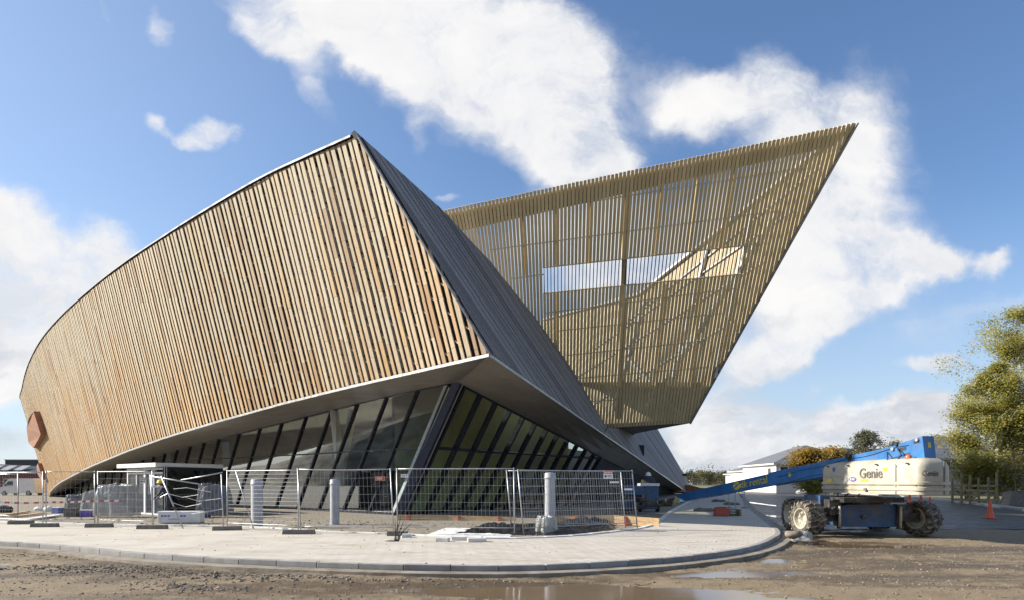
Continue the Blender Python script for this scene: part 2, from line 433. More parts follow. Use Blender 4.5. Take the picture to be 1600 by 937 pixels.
def slat_line(s):
    """top and bottom of the facade's fall line at arc length s, plus the start parameter where the near corner cuts it"""
    T = Tat(s); px, py = proj(T)
    if T.y > 77.5:                                  # behind the silhouette: falls to the ground
        tn = (Tat(s+.3) - Tat(s-.3)); tn.z = 0; tn.normalize(); n = V((tn.y, -tn.x, 0))
        if n.x > 0: n = -n
        return T, V((T.x, T.y, 0)) - n * (T.z*.30) + V((tn.x, tn.y, 0)) * -2.0 + V((0,0,-.1)), 0.0
    l = LEAN(px); y = py
    for k in range(4000):
        y += .25
        x = px + l*(y-py)
        if x >= 77 and y >= interp(x, bx, by): break
        if x < 77 and y > 776: break
    Yt = T.y; kk = interp(px, [60, 300], [.19, .25]); Yb = Yt
    for _ in range(6):
        Bp = P(x, y, Yb); Yb = Yt + kk*(T.z - Bp.z)
    Bp = P(x, y, Yb); t0 = 0.0
    if px > 556.0:
        ya = py
        for k in range(3000):
            ya += .2
            if px + l*(ya-py) <= 556 + (ya-210)*.6093: break
        a = (ya-py)/(y-py); t0 = a*Yt/(Yb - a*(Yb-Yt))
    return T, Bp, t0
sA = next(cum[i] for i in range(len(TC)) if abs(proj(TC[i])[0]-556) < .6)
# corner B: smallest s whose start is still above its own bottom
lo, hi = 0.0, sA
for _ in range(30):
    mid = (lo+hi)/2
    if slat_line(mid)[2] >= .999: lo = mid
    else: hi = mid
sB = hi
A = Tat(sA); B = slat_line(sB)[1]
S_END = cum[-1] - 1.0
slats, batt = MB(), MB()
PITCH = .68
fac_n = {}
def fall(s):
    T, Bp, t0 = slat_line(s)
    tn = (Tat(s+.2) - Tat(s-.2)); tn.z = 0; tn.normalize()
    d = (Bp - T).normalized(); n = tn.cross(d).normalized()
    if n.dot(V((-.7, -.7, 0))) < 0 and T.y < 80: n = -n
    if T.y >= 80 and n.x > 0: n = -n
    return T, Bp, t0, tn, d, n
s = sB + .1; k = 0
while s < S_END:
    for off, w in ((0.0, .222), (.338, .162)):
        ss = s + off + w/2
        if ss > S_END: continue
        T, Bp, t0, tn, d, n = fall(ss)
        L = (Bp - T).length; a = t0*L + (.02 if t0 > 0 else .10); end = L - .05
        if end - a < .15: continue
        c = tn - d*tn.dot(d); c.normalize()
        tl, tr = slat_line(ss - w/2)[2]*L, slat_line(ss + w/2)[2]*L
        q = a - rnd.uniform(0, 2.4)
        while q < end:
            ln = rnd.uniform(1.7, 3.4); e = min(end, q + ln); b0 = max(q, a)
            if e - b0 > .06:
                jt = n * rnd.uniform(-.006, .006)
                p0, p1 = T + d*b0 + jt, T + d*(e-.008) + jt
                u, dd = c*(w/2), n*.018
                if b0 == a and t0 > 0:          # raked end along the near corner
                    k0, k1 = d*max(-1.2, min(1.2, tl - t0*L)), d*max(-1.2, min(1.2, tr - t0*L))
                    if max((k0-k1).length, 0) < (e - b0)*2: 
                        slats.hexa([p0-u-dd+k0, p0+u-dd+k1, p0+u+dd+k1, p0-u+dd+k0], [p1-u-dd, p1+u-dd, p1+u+dd, p1-u+dd], rnd.random()); q = e; continue
                slats.hexa([p0-u-dd, p0+u-dd, p0+u+dd, p0-u+dd], [p1-u-dd, p1+u-dd, p1+u+dd, p1-u+dd], rnd.random())
            q = e
    # short diagonal battens seen in the wide gaps
    if proj(Tat(s))[0] > 60 and s < cum[-1]-14:
        ss = s + .338 + .17 + .086
        T, Bp, t0, tn, d, n = fall(ss)
        L = (Bp - T).length; z = ((k*.45) % 1.02) + .1
        while z < L - .15:
            if z > t0*L + .12:
                p = T + d*z - n*.07
                batt.bar(p - tn*.12 + V((0,0,-.06)), p + tn*.12 + V((0,0,.06)), .055, .06, n, rnd.random())
            z += 1.02
    s += PITCH; k += 1
o = slats.build('timber_slats', M['wood'], bld, world=True)
batt.build('batten', M['wood'], o, world=True)
# dark backing, lower lip and coping
rows_t, rows_b, lip, cop = [], [], [], []
s = sB
edge_pts = []
while s <= S_END + .01:
    T, Bp, t0, tn, d, n = fall(s)
    st = T + (Bp - T)*t0
    if t0 > 0: edge_pts.append(st)
    rows_t.append([st.lerp(Bp, f) - n*.19 for f in (0, .33, .66, 1)])
    lip.append([Bp + n*.05 + V((0,0,.05)), Bp + n*.05 + V((0,0,-.06)), Bp - n*.30 + V((0,0,-.06))])
    if s >= sA - .05:
        cop.append([T - V((0,0,.03)) + n*.06, T + V((0,0,.05)) + n*.06, T + V((0,0,.06)) - n*.2, T - n*.2 - V((0,0,.05))])
    s += .34
MB().grid(rows_t).build('facade_backing', M['backing'], bld, world=True)
MB().grid(lip).build('lower_edge_trim', M['trim'], bld, world=True)
MB().grid(cop).build('roof_coping', M['coping'], bld, world=True)
corner_edge = [A + V((0,0,.05))] + [p for p in reversed(edge_pts)][::3] + [B]
mb = MB()
for a, b in zip(corner_edge, corner_edge[1:]): mb.bar(a, b, .06, .06)
mb.build('corner_trim', M['trim'], bld, world=True)

# ------------------------------------------------ dark metal flank
E = P(1072, 767, 95)
n1 = (B - A).cross(E - B).normalized()
if n1.y > 0: n1 = -n1
flank_px = [(556,210),(690,330),(765,410),(830,490),(890,572),(945,665),(959,688.5),(765,553)]
flank = [on_plane(x, y, A, n1) for x, y in flank_px]
def frame2(q, n, d):
    e1 = (d - n*d.dot(n)).normalized(); e2 = n.cross(e1)
    return (lambda p: ((p-q).dot(e1), (p-q).dot(e2))), (lambda x, y: q + e1*x + e2*y)
def cut(poly, a, b, c):
    """keep a x + b y <= c"""
    out = []
    for i in range(len(poly)):
        p, r = poly[i], poly[(i+1) % len(poly)]
        fp, fr = a*p[0]+b*p[1]-c, a*r[0]+b*r[1]-c
        if fp <= 0: out.append(p)
        if (fp < 0) != (fr < 0) and abs(fp-fr) > 1e-12:
            t = fp/(fp-fr); out.append((p[0]+(r[0]-p[0])*t, p[1]+(r[1]-p[1])*t))
    return out
def cut_poly(poly, conv):
    n = len(conv); area = sum(conv[i][0]*conv[(i+1)%n][1] - conv[(i+1)%n][0]*conv[i][1] for i in range(n)); sg = 1 if area > 0 else -1
    for i in range(n):
        p, r = conv[i], conv[(i+1) % n]
        a, b = (r[1]-p[1])*sg, -(r[0]-p[0])*sg
        poly = cut(poly, a, b, a*p[0]+b*p[1])
        if len(poly) < 3: return []
    return poly
def striped(poly3, q, n, d, pitch, mb, thick, jitter=.0, gap=.012):
    to, fr = frame2(q, n, d)
    p2 = [to(p) for p in poly3]
    y0, y1 = min(p[1] for p in p2), max(p[1] for p in p2)
    y = y0
    while y < y1:
        w = cut(cut(p2, 0, 1, y+pitch-gap), 0, -1, -y)
        if len(w) >= 3:
            h = thick + rnd.uniform(-jitter, jitter)
            try: mb.prism([fr(*k) for k in w], n*h, rnd.random())
            except Exception: pass
        y += pitch
d1 = on_plane(790, 567, A, n1) - on_plane(712, 452, A, n1)
mb = MB(); striped(flank, A, n1, d1, .52, mb, .06, .02, .10)
o = mb.build('flank_cladding', M['zinc'], bld, world=True)
MB().sheet([p - n1*.02 for p in flank]).build('flank_backing', M['backing'], o, world=True)
# thin pale caps on the flank's roof edge and lower edge
mb = MB()
fe = [flank[0], flank[1], flank[2], flank[3], flank[4], flank[5]]
for a, b in zip(fe, fe[1:]): mb.bar(a - n1*.05, b - n1*.05, .30, .16, n1)
mb.build('flank_coping', M['zinc'], bld, world=True)
mb = MB(); mb.bar(B + V((0,0,-.03)), E + V((0,0,-.03)), .07, .10); mb.build('flank_lower_trim', M['trim'], bld, world=True)

# second flank plane farther along the street
L1 = B + (E - B) * ((P(957, 687, 1) - V((0,0,0))).length*0 + .0)
def on_BE(px):
    best = min(((abs(proj(B + (E-B)*(i/2000))[0]-px), i/2000) for i in range(2001)))
    return B + (E-B)*best[1]
L1 = on_BE(950)
q2 = P(1028, 671, 88)
n2 = (E - L1).cross(q2 - L1).normalized()
if n2.y > 0: n2 = -n2
f2px = [(945,679),(1072,767),(1079,758),(1028,671),(1019,656),(985,669),(948,668)]
f2 = [on_plane(x, y, L1, n2) for x, y in f2px]
f2[0] = on_BE(945); f2[1] = E.copy()
mb = MB(); striped(f2, L1, n2, on_plane(1040, 720, L1, n2) - on_plane(985, 640, L1, n2), .6, mb, .03, .015, .02)
o = mb.build('rear_flank_cladding', M['zinc'], bld, world=True)
MB().sheet([p - n2*.02 for p in f2]).build('rear_flank_backing', M['backing'], o, world=True)
# dark wedge standing in for a shadow, and a low dark return at the street end
MB().prism([P(1072,767,95), P(1079,757,95), P(1112,766,97), P(1100,770,95)], V((-3, 12, 0))).build('street_end_shade', M['corten'], bld, world=True)
for x, y, w, h in ((1001,703,.5,.9),(1066,741,1.4,.35)):
    p = on_plane(x, y, L1, n2) + n2*.04
    MB().box(p, (w, .25, h)).build('service_hatch', M['dark'], bld, world=True)

# ------------------------------------------------ gold slatted prow
gn = V((0, 1, .75)).normalized(); gq = V((0, 52.78, EYE))
GP = lambda x, y: on_plane(x, y, gq, gn)
gold_px = [(636,346),(1336,193),(1078,660),(945,668)]
gpoly3 = [GP(*k) for k in gold_px]
tip, g3, g4 = gpoly3[1], gpoly3[2], gpoly3[3]
to, fr = frame2(gq, gn, V((0, -.6, .8)))
gp2 = [to(p) for p in gpoly3]
wp2 = [to(GP(*k)) for k in ((850,419.5),(1163,385),(1160,428),(850,458.5))]
def lean(x): return interp(x, [640, 690, 740, 790, 864, 1000, 1294, 1340], [.34, .29, .14, .07, .005, -.075, -.24, -.26])
def topline(x): return 330 + (193-330)/(1336-690)*(x-690)
sl, rods = MB(), MB()
x = 640.0
while x < 1338:
    yt = topline(x)
    a = to(GP(x, yt)); b = to(GP(x + lean(x)*150, yt+150))
    dx, dy = b[0]-a[0], b[1]-a[1]; L = math.hypot(dx, dy); d = (dx/L, dy/L); nrm = (-d[1], d[0])
    step = interp(x, [640, 800, 1336], [5.55, 5.9, 7.0])
    w = (GP(x+step, yt) - GP(x, yt)).length * .765 / 2
    iv = clip(a, d, wp2)
    def quad(t0, t1, hw):
        return [(a[0]+d[0]*t0-nrm[0]*hw, a[1]+d[1]*t0-nrm[1]*hw), (a[0]+d[0]*t1-nrm[0]*hw, a[1]+d[1]*t1-nrm[1]*hw), (a[0]+d[0]*t1+nrm[0]*hw, a[1]+d[1]*t1+nrm[1]*hw), (a[0]+d[0]*t0+nrm[0]*hw, a[1]+d[1]*t0+nrm[1]*hw)]
    tn = rnd.random(); up = rnd.uniform(.0, .03)
    spans = [(-up, 60)] if not iv else [(-up, iv[0]), (iv[1], 60)]
    conv = [to(GP(*k_)) for k_ in ((630, 325), (1341, 165), (1337, 193), (1078, 660), (945, 668))]
    for t0, t1 in spans:
        c = cut_poly(quad(t0, t1, w), conv)
        if len(c) >= 3:
            try: sl.prism([fr(*k) for k in c], gn*.07, tn)
            except Exception: pass
    if iv and iv[1]-iv[0] > .1:
        rods.bar(fr(a[0]+d[0]*iv[0], a[1]+d[1]*iv[0]) + gn*.04, fr(a[0]+d[0]*iv[1], a[1]+d[1]*iv[1]) + gn*.04, .05, .06, gn)
    x += step
prow = sl.build('gold_slat_screen', M['gold'], bld, world=True)
def gbar(mb, x0, y0, x1, y1, w, d, off):
    mb.bar(GP(x0, y0) + gn*off, GP(x1, y1) + gn*off, w, d, gn)
mb = MB()
for c in ((735,347,1262,262),(765,392,1215,331),(800,437,850,430),(1163,385,1200,380),(850,490,1150,452),(870,518,1130,490),(885,556,1110,532),(900,592,1108,574),(925,628,1095,616)):
    gbar(mb, *c, .045, .05, .12)
mb.build('screen_rail', M['rod'], prow, world=True)
rods.build('viewing_slot_rods', M['rod'], prow, world=True)
mb = MB()
for c in ((850,419,1163,384.5),(850,459,1160,428.5)): gbar(mb, *c, .045, .14, .06)
gbar(mb, 850,419,850,459,.045,.14,.06); gbar(mb, 1163,384.5,1160,428.5,.045,.14,.06)
mb.build('viewing_slot_frame', M['goldbeam'], prow, world=True)
mb = MB()
mb.prism([GP(*k) + gn*.15 for k in ((655,352),(690,337),(1322,203),(1306,229),(716,364))], gn*.12)
for x, yb in ((816,432),(868,417),(925,411),(1037,398),(1095,392),(1150,386)):
    yt = topline(x)+20; l = lean(x); gbar(mb, x, yt, x+l*(yb-yt), yb, .20, .18, .22)
for x in (868, 925, 1037, 1095):
    gbar(mb, x+2, 462-(x-850)*.09, x+lean(x)*150, 640, .18, .18, .22)
yt = topline(982)+15; gbar(mb, 980, yt, 968, 655, .34, .22, .22)
mb.build('screen_frame', M['goldbeam'], prow, world=True)
mb = MB(); mb.bar(tip + V((.12,0,.05)), g3, .10, .34, gn); mb.build('prow_edge_trim', M['steel'], bld, world=True)
# inner (far) side of the prow
c3 = P(976, 680, 59)
bn = (g3 - tip).cross(c3 - tip).normalized()
if bn.y < 0: bn = -bn
BP = lambda x, y: on_plane(x, y, tip, bn)
PA = [BP(*k) for k in ((1333,195),(1002,460),(990,676),(1078,660))]
PB = [BP(*k) for k in ((1003,459),(850,499),(812,545),(960,684),(991,678))]
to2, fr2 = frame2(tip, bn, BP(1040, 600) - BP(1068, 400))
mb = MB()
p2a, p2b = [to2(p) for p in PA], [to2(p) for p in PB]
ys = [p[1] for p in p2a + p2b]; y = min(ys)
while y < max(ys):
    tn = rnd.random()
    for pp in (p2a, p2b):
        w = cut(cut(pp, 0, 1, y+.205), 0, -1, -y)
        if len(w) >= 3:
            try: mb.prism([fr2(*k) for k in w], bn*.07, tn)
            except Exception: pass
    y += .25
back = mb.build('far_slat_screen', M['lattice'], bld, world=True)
mb = MB()
def bbar(x0, y0, x1, y1, w, d, off): mb.bar(BP(x0, y0) - bn*off, BP(x1, y1) - bn*off, w, d, bn)
for c in ((1330,198,1002,460),(1002,460,850,499),(1075,655,985,560),(1160,420,1060,560),(1010,470,960,640),(1110,385,1040,640),(1180,330,1120,590),(1220,330,1010,640)): bbar(*c, .22, .22, .18)
for c in ((1285,260,985,500),(1240,330,930,545),(1195,410,900,590),(1150,500,930,630)): bbar(*c, .09, .09, .1)
mb.build('prow_steelwork', M['steel'], back, world=True)
MB().prism([g4 + gn*.1, g3 + V((-.1,.1,0)), c3], V((0,0,.25))).build('prow_underside', M['zinc'], bld, world=True)
t1, t2 = GP(905, 600), GP(1106, 600)
MB().prism([t1 + gn*.35, t2 + gn*.35 + V((-.4,0,0)), BP(1090, 596), BP(935, 606)], V((0,0,-.2))).build('prow_floor', M['inside'], bld, world=True)

# ------------------------------------------------ glazed base
C = P(714, 597, 30.5); K = P(621, 800, 33.3); K.z = -.1
gd = V((-.722, .692, 0)); rd = V((.56, .83, 0)).normalized()
def plan_u(px):
    r = (px-CX)/F
    return (r*C.y - C.x)/(gd.x - r*gd.y)
gt_px = [(714,597),(653.7,608.3),(605,619.4),(559,630),(518.5,640.4),(479,650.3),(441,660),(407,668),(374,677),(342.6,685),(295,697),(234.5,714.5),(190,727),(152,741),(120,756),(98,768)]
gu, gz = [], []
for px, py in gt_px:
    u = plan_u(px); p = C + gd*u; gu.append(u); gz.append(P(px, py, p.y).z)
SH = 4.0/5.9
def GL(u, z):                       # a point of the raked glass: u measured along the head, z height
    zt = interp(u, gu, gz); w = u + (zt - z)*SH
    return V((C.x + gd.x*w, C.y + gd.y*w, z))
gln = V((gd.y, -gd.x, 0)); gln = -gln if gln.y > 0 else gln
us = [0.45] + [plan_u(x) for x in (653.7,605,559,518.5,479,441,407,374,342.6)]
while us[-1] < 62: us.append(us[-1] + 2.55)
fr_mb, tr_mb = MB(), MB()
for i, u in enumerate(us):
    zt = interp(u, gu, gz)
    if zt < .5: break
    fr_mb.bar(GL(u, zt), GL(u, -.12), .11, .2, gln)
    if i + 1 < len(us):
        u2 = us[i+1]; z2 = interp(u2, gu, gz)
        if z2 < .5: break
        mb = MB(); mb.add([GL(u, -.1), GL(u2, -.1), GL(u2, z2), GL(u, zt)], [(0,1,2,3)])
        mb.build('glass_pane', M['glassL'], bld, world=True)
        fr_mb.bar(GL(u, zt), GL(u2, z2), .1, .2, gln)
        fr_mb.bar(GL(u, 3.2), GL(u2, 3.2), .07, .12, gln) if min(zt, z2) > 3.4 else None
        fr_mb.bar(GL(u, .02), GL(u2, .02), .16, .2, gln)
fr_mb.build('street_mullions', M['mull'], bld, world=True)
MB().bar(C + V((.05,0,.1)), K, .34, .30, V((-.1,-1,0))).build('corner_column', M['column'], bld, world=True)
MB().bar(GL(.5, C.z-.1) + gln*.06, GL(.5, 0) + gln*.06, .45, .03, gln).build('corner_glass_fin', M['fin'], bld, world=True)
rn = (K - C).cross(rd).normalized()
if rn.y > 0: rn = -rn
Rt = on_plane(938, 713, C, rn)
bR = (C.z - Rt.z)/(C.z - K.z); aR = ((Rt - C) - (K - C)*bR).dot(rd)
def RG(a, b): return C + rd*a + (K - C)*b
fr_mb = MB(); aa = [0.55]
while aa[-1] + 1.45 < aR: aa.append(aa[-1] + 1.45)
aa.append(aR)
bt = lambda a: bR*a/aR
zb = lambda z: (C.z - z)/(C.z - K.z)
for i, a in enumerate(aa):
    fr_mb.bar(RG(a, bt(a)), RG(a, 1), .14, .26, rn)
    if i + 1 < len(aa):
        a2 = aa[i+1]
        MB().add([RG(a, bt(a)), RG(a2, bt(a2)), RG(a2, 1), RG(a, 1)], [(0,1,2,3)]).build('glass_pane', M['glassR'], bld, world=True)
        fr_mb.bar(RG(a, bt(a)), RG(a2, bt(a2)), .12, .2, rn)
        if bt(a2) < zb(3.2): fr_mb.bar(RG(a, zb(3.2)), RG(a2, zb(3.2)), .10, .16, rn)
        fr_mb.bar(RG(a, 1), RG(a2, 1), .3, .2, rn)
fr_mb.build('side_mullions', M['mull'], bld, world=True)
mb = MB(); mb.bar(RG(.30, .0) + rn*.1, RG(.30, 1) + rn*.1, .07, .04, rn); mb.build('corner_flashing', M['trim'], bld, world=True)
# soffit: timber side, then street side
outer, inner = [], []
nS = 60
for i in range(nS+1):
    px = lerp(765, 78, (i/nS))
    # matching facade foot: search the facade lines for this foot column
    outer.append(px)
feet = []
s = sB
while s < S_END - 30:
    Bp = slat_line(s)[1]; feet.append(Bp); s += .5
fcum = [0.0]
for a, b in zip(feet, feet[1:]): fcum.append(fcum[-1] + (b-a).length)
rows = []
for i in range(nS+1):
    f = i/nS
    tgt = f*fcum[-1]; j = max(1, min(len(fcum)-1, next((q for q in range(len(fcum)) if fcum[q] >= tgt), len(fcum)-1)))
    o_ = feet[j-1].lerp(feet[j], 0 if fcum[j] == fcum[j-1] else (tgt-fcum[j-1])/(fcum[j]-fcum[j-1]))
    u = f*gu[-1]; i_ = V((C.x + gd.x*u, C.y + gd.y*u, interp(u, gu, gz)))
    rows.append([o_.lerp(i_, k/4) + V((0,0,-.03*math.sin(math.pi*k/4))) for k in range(5)])
rows.insert(0, [B.lerp(C, k/4) for k in range(5)])
MB().grid(rows).build('soffit', M['soffit'], bld, smooth=True, world=True)
Eb = V((E.x - 1.0, E.y + 2, -.12))
rows = []
for i in range(13):
    f = i/12; o_ = B.lerp(E, f)
    q = C.lerp(Rt, min(1, f/.36)) if f < .36 else Rt.lerp(V((E.x-2, E.y, E.z)), (f-.36)/.64)
    rows.append([o_.lerp(q, k/3) for k in range(4)])
MB().grid(rows).build('street_soffit', M['soffit'], bld, world=True)
Rb = RG(aR, 1)
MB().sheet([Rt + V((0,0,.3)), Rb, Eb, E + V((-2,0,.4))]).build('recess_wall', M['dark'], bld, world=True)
for px, py in ((431,646),(563,614.5)):
    pass
# spot fittings under the soffit
def soff_pt(rows_, i, k): return rows_[i][k]
# interior
inn = -gln
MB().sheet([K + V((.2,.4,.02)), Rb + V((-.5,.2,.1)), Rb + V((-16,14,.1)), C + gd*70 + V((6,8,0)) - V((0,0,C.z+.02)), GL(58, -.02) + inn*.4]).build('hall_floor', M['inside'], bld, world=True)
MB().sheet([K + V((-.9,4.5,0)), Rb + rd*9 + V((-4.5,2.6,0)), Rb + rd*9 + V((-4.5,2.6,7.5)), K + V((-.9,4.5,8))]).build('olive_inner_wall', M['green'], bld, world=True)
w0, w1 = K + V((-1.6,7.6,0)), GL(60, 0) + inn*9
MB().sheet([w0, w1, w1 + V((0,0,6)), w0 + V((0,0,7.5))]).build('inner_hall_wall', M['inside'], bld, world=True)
mb = MB()
for a_, b_, Y in (((522,638),(537,796),37.6),((552,640),(520,800),38.6),((352,690),(358,786),49),((262,700),(266,780),60)):
    mb = MB(); mb.tube([P(*a_, Y), P(*b_, Y)], .24, 12); mb.build('inner_column', M['white_col'], bld, smooth=True, world=True)
# roof (below the sight lines) and the closed rear
rows = []
back_line = [A, flank[1] - V((0,0,.2)), flank[3] + V((-1,0,-.5)), V((4, 60, 9)), V((8, 85, 8.5)), V((0, 110, 8.5))]
bl = catmull(back_line, 8); s = sA; N = len(bl)
for i in range(N):
    t = Tat(lerp(sA, S_END, i/(N-1)))
    rows.append([t.lerp(bl[i], k/4) - V((0,0,.12 + min(.5, .03*(t-bl[i]).length)*math.sin(math.pi*k/4))) for k in range(5)])
top_l, top_r, mid = [r[:2] for r in rows], [r[3:] for r in rows], [r[1:4] for r in rows]
i0, i1 = 6, int(N*.5)
mb = MB(); mb.grid(top_l); mb.grid(top_r); mb.grid(mid[:i0+1]); mb.grid(mid[i1:])
mb.build('roof', M['zinc'], bld, world=True)
MB().grid(mid[i0:i1+1]).build('added_roof_light', M['glassR'], bld, world=True)  # unseen glazed opening, added to let daylight into the hall
w = [Tat(S_END), bl[-1], V((14, 108, 6)), E + V((2, 8, 0))]
MB().grid([[p for p in w], [V((p.x, p.y, -.1)) for p in w]]).build('rear_wall', M['zinc'], bld, world=True)

# ------------------------------------------------ brown hoods on the far end of the timber facade
def hood(px_list, depth, s_px, label):
    pts = []
    for x, y in px_list:
        # surface depth: nearest facade line
        best = None
        for i in range(240):
            s_ = lerp(cum[-1]*.45, cum[-1]*.86, i/239); T, Bp, t0 = slat_line(s_)
            for f in (k/24 for k in range(25)):
                if T.y > 78: continue
                p = T.lerp(Bp, f); q = proj(p); e = (q[0]-x)**2 + (q[1]-y)**2
                if best is None or e < best[0]: best = (e, p)
        pts.append(P(x, y, best[1].y - 1.6))
    c = sum(pts, V((0,0,0)))/len(pts)
    n = V((-.86, -.5, -.1)).normalized()
    mb = MB(); mb.prism([p + V((.3,.3,0)) for p in pts], n*depth)
    return mb.build('brown_window_hood', M['corten'], bld, world=True)
hood([(59,641),(70,676),(67,683),(58,698),(50,690),(47.5,668),(51,652)], .75, 60, '')
hood([(64,722),(71,745),(69,748),(63,738),(62,726)], .7, 66, '')
# ---------------------------------------------------------------- ground, kerbs, roads
RZ = -.13                                            # road level; the paving is z = 0
def sheet_obj(name, poly, z, mat):
    o = MB().sheet([V((p[0], p[1], z)) for p in poly]).build(name, mat)
    return struct(o)
struct(MB().sheet([(-2500,-2500,-.5),(2500,-2500,-.5),(2500,4000,-.5),(-2500,4000,-.5)]).build('ground', M['ground']))
kerb_px = [(-420,832),(-150,840),(0,846),(95,852),(206,863),(300,869.5),(400,874.5),(537,879.5),(650,882.5),(777,883.5),(870,881.5),(950,877.5),(1053,870.5),(1140,860),(1190,849),(1213,838),(1220,831),(1212,822),(1195,809),(1172,792),(1165,783),(1156,770),(1151,764)]
front = catmull([G(x, y) for x, y in kerb_px], 6)
back_px = [(-420,808),(-150,811),(0,814.5),(89,817.5),(250,821),(400,824),(508,830),(613,834),(700,838.5),(790,841),(872,838.5),(925,834.5),(967,830),(1000,825.5),(1021,820.5),(1034,813),(1055,796),(1077,784),(1094,775),(1108,766)]
backl = catmull([G(x, y) for x, y in back_px], 6)
def off_line(pts, d):
    out = []
    for i, p in enumerate(pts):
        a = pts[min(i+1, len(pts)-1)] - pts[max(i-1, 0)]; a.z = 0; a.normalize()
        out.append(p + V((a.y, -a.x, 0))*d)
    return out
KW = .16
inner_k = off_line(front, -KW)
pav_poly = [V((p.x, p.y, 0)) for p in inner_k] + [V((p.x, p.y, 0)) for p in reversed(backl)]
pav = MB().sheet(pav_poly); 
o = pav.build('pavement', M['pavers']); struct(o)
# kerb stones, about one metre each
def resample(pts, step):
    out = [pts[0].copy()]; acc = 0
    for a, b in zip(pts, pts[1:]):
        L = (b-a).length; t = step - acc
        while t <= L: out.append(a.lerp(b, t/L)); t += step
        acc = (acc + L) % step
    return out
ks = resample(front[:], .92)
ki = off_line(ks, -KW)
mb = MB()
for i in range(len(ks)-1):
    if ks[i].y > 70: break
    a, b, c, d = ks[i], ks[i+1], ki[i+1], ki[i]
    e = (b-a)*.006; z = rnd.uniform(.004, .018)
    q = [V((p.x, p.y, RZ-.1)) for p in (a+e, b-e, c-e, d+e)]
    mb.hexa(q, [V((p.x, p.y, z)) for p in q], rnd.random())
o = mb.build('kerb', M['kerb'], bevel=.012); struct(o)
# concrete gutter strip with a dark joint
g0, g1 = off_line(front, .03), off_line(front, .36)
mb = MB(); mb.grid([[V((p.x, p.y, RZ+.03)) for p in g0], [V((p.x, p.y, RZ+.025)) for p in g1], [V((p.x, p.y, RZ-.1)) for p in g1]])
o = mb.build('gutter', M['gutter']); struct(o)
# white edging along the back of the paving
e0, e1 = resample(backl, .95), None
e1 = off_line(e0, -.20)
mb = MB()
for i in range(len(e0)-1):
    if e0[i].y > 70: break
    a, b, c, d = e0[i], e0[i+1], e1[i+1], e1[i]; e = (b-a)*.008
    q = [V((p.x, p.y, -.2)) for p in (a+e, b-e, c-e, d+e)]
    h = .03 + rnd.uniform(0, .02); mb.hexa(q, [V((p.x, p.y, h)) for p in q], rnd.random())
o = mb.build('edging_kerb', M['edging'], bevel=.012); struct(o)
# construction yard between paving and building
yard = [V((p.x, p.y, -.03)) for p in off_line(backl, -.1)] + [V((60, 160, -.03)), V((-120, 160, -.03)), V((-120, 30, -.03))]
rows = None
o = MB().sheet(yard).build('yard_gravel', M['yard']); struct(o)
# muddy road with real ruts: dense grid, hollows filled by flat water
def mud_h(x, y):
    h = .028*noise.fractal(V((x*.45, y*1.1, 3)), .9, 2.0, 5) + .016*noise.fractal(V((x*2.3, y*3.1, 9)), .8, 2.1, 5) + .010*noise.fractal(V((x*9, y*9, 1)), .8, 2.1, 4)
    for cx, cy, rx, ry, dp in ((1.2, 10.7, 2.6, 1.3, .075), (4.3, 13.3, 2.3, .8, .045), (5.9, 15.4, 1.2, .7, .035), (10.2, 18.9, 2.0, .6, .05), (9.1, 20.0, .7, 1.0, .06), (2.6, 9.2, 2.0, .6, .05), (6.2, 12.0, 1.4, .35, .028), (-11.6, 14.8, 1.1, .35, .06), (4.7, 10.4, 1.2, .3, .03)):
        q = ((x-cx)/rx)**2 + ((y-cy)/ry)**2
        if q < 4: h -= dp*math.exp(-q*1.1)
    # heaps pushed against the kerb on the left
    for cx, cy, rx, ry, dp, rot in ((-8.2, 13.6, 2.2, .35, .09, -.13), (-4.6, 12.5, 2.6, .35, .085, -.16), (-13, 16.3, 2.6, .3, .09, -.1), (-1.5, 12.0, 2.0, .22, .035, -.02), (-5.6, 11.6, 1.4, .3, .05, -.3)):
        dx, dy = x-cx, y-cy; c, s_ = math.cos(rot), math.sin(rot); u, v_ = dx*c+dy*s_, -dx*s_+dy*c
        q = (u/rx)**2 + (v_/ry)**2
        if q < 4: h += dp*math.exp(-q)*(.55+.9*abs(noise.noise(V((x*2.2, y*4, 5)))))
    h += .03*math.sin(y*3.2 + .5*math.sin(x*.22))*math.exp(-((y-10.8-.05*x)/1.6)**2)*(1 if x < 0 else .35)*.6
    return h
nx, ny = 430, 190
rows = []
for j in range(ny+1):
    y = 7.5 + 19.5*(j/ny)**1.35
    rows.append([V((x_, y, RZ-.035+mud_h(x_, y))) for x_ in (lerp(-24-.4*y*0, 27, i/nx) for i in range(nx+1))])
o = MB().grid(rows).build('mud_road', M['mud'], smooth=True); struct(o)
# the same road outside the detailed strip
mb = MB(); zz = RZ-.07
for q in ([(-90,-30),(80,-30),(80,7.5),(-90,7.5)], [(-90,7.5),(-24,7.5),(-24,27),(-90,27)], [(27,7.5),(80,7.5),(80,27),(27,27)], [(-90,27),(8.5,27),(8.5,34),(-90,34)]):
    mb.sheet([V((a, b, zz)) for a, b in q])
o = mb.build('outer_road', M['mud']); struct(o)
o = MB().sheet([V((-24,8,RZ-.066)), V((16,8,RZ-.066)), V((16,20.6,RZ-.066)), V((-24,20.6,RZ-.066))]).build('puddle_water', M['water']); struct(o)
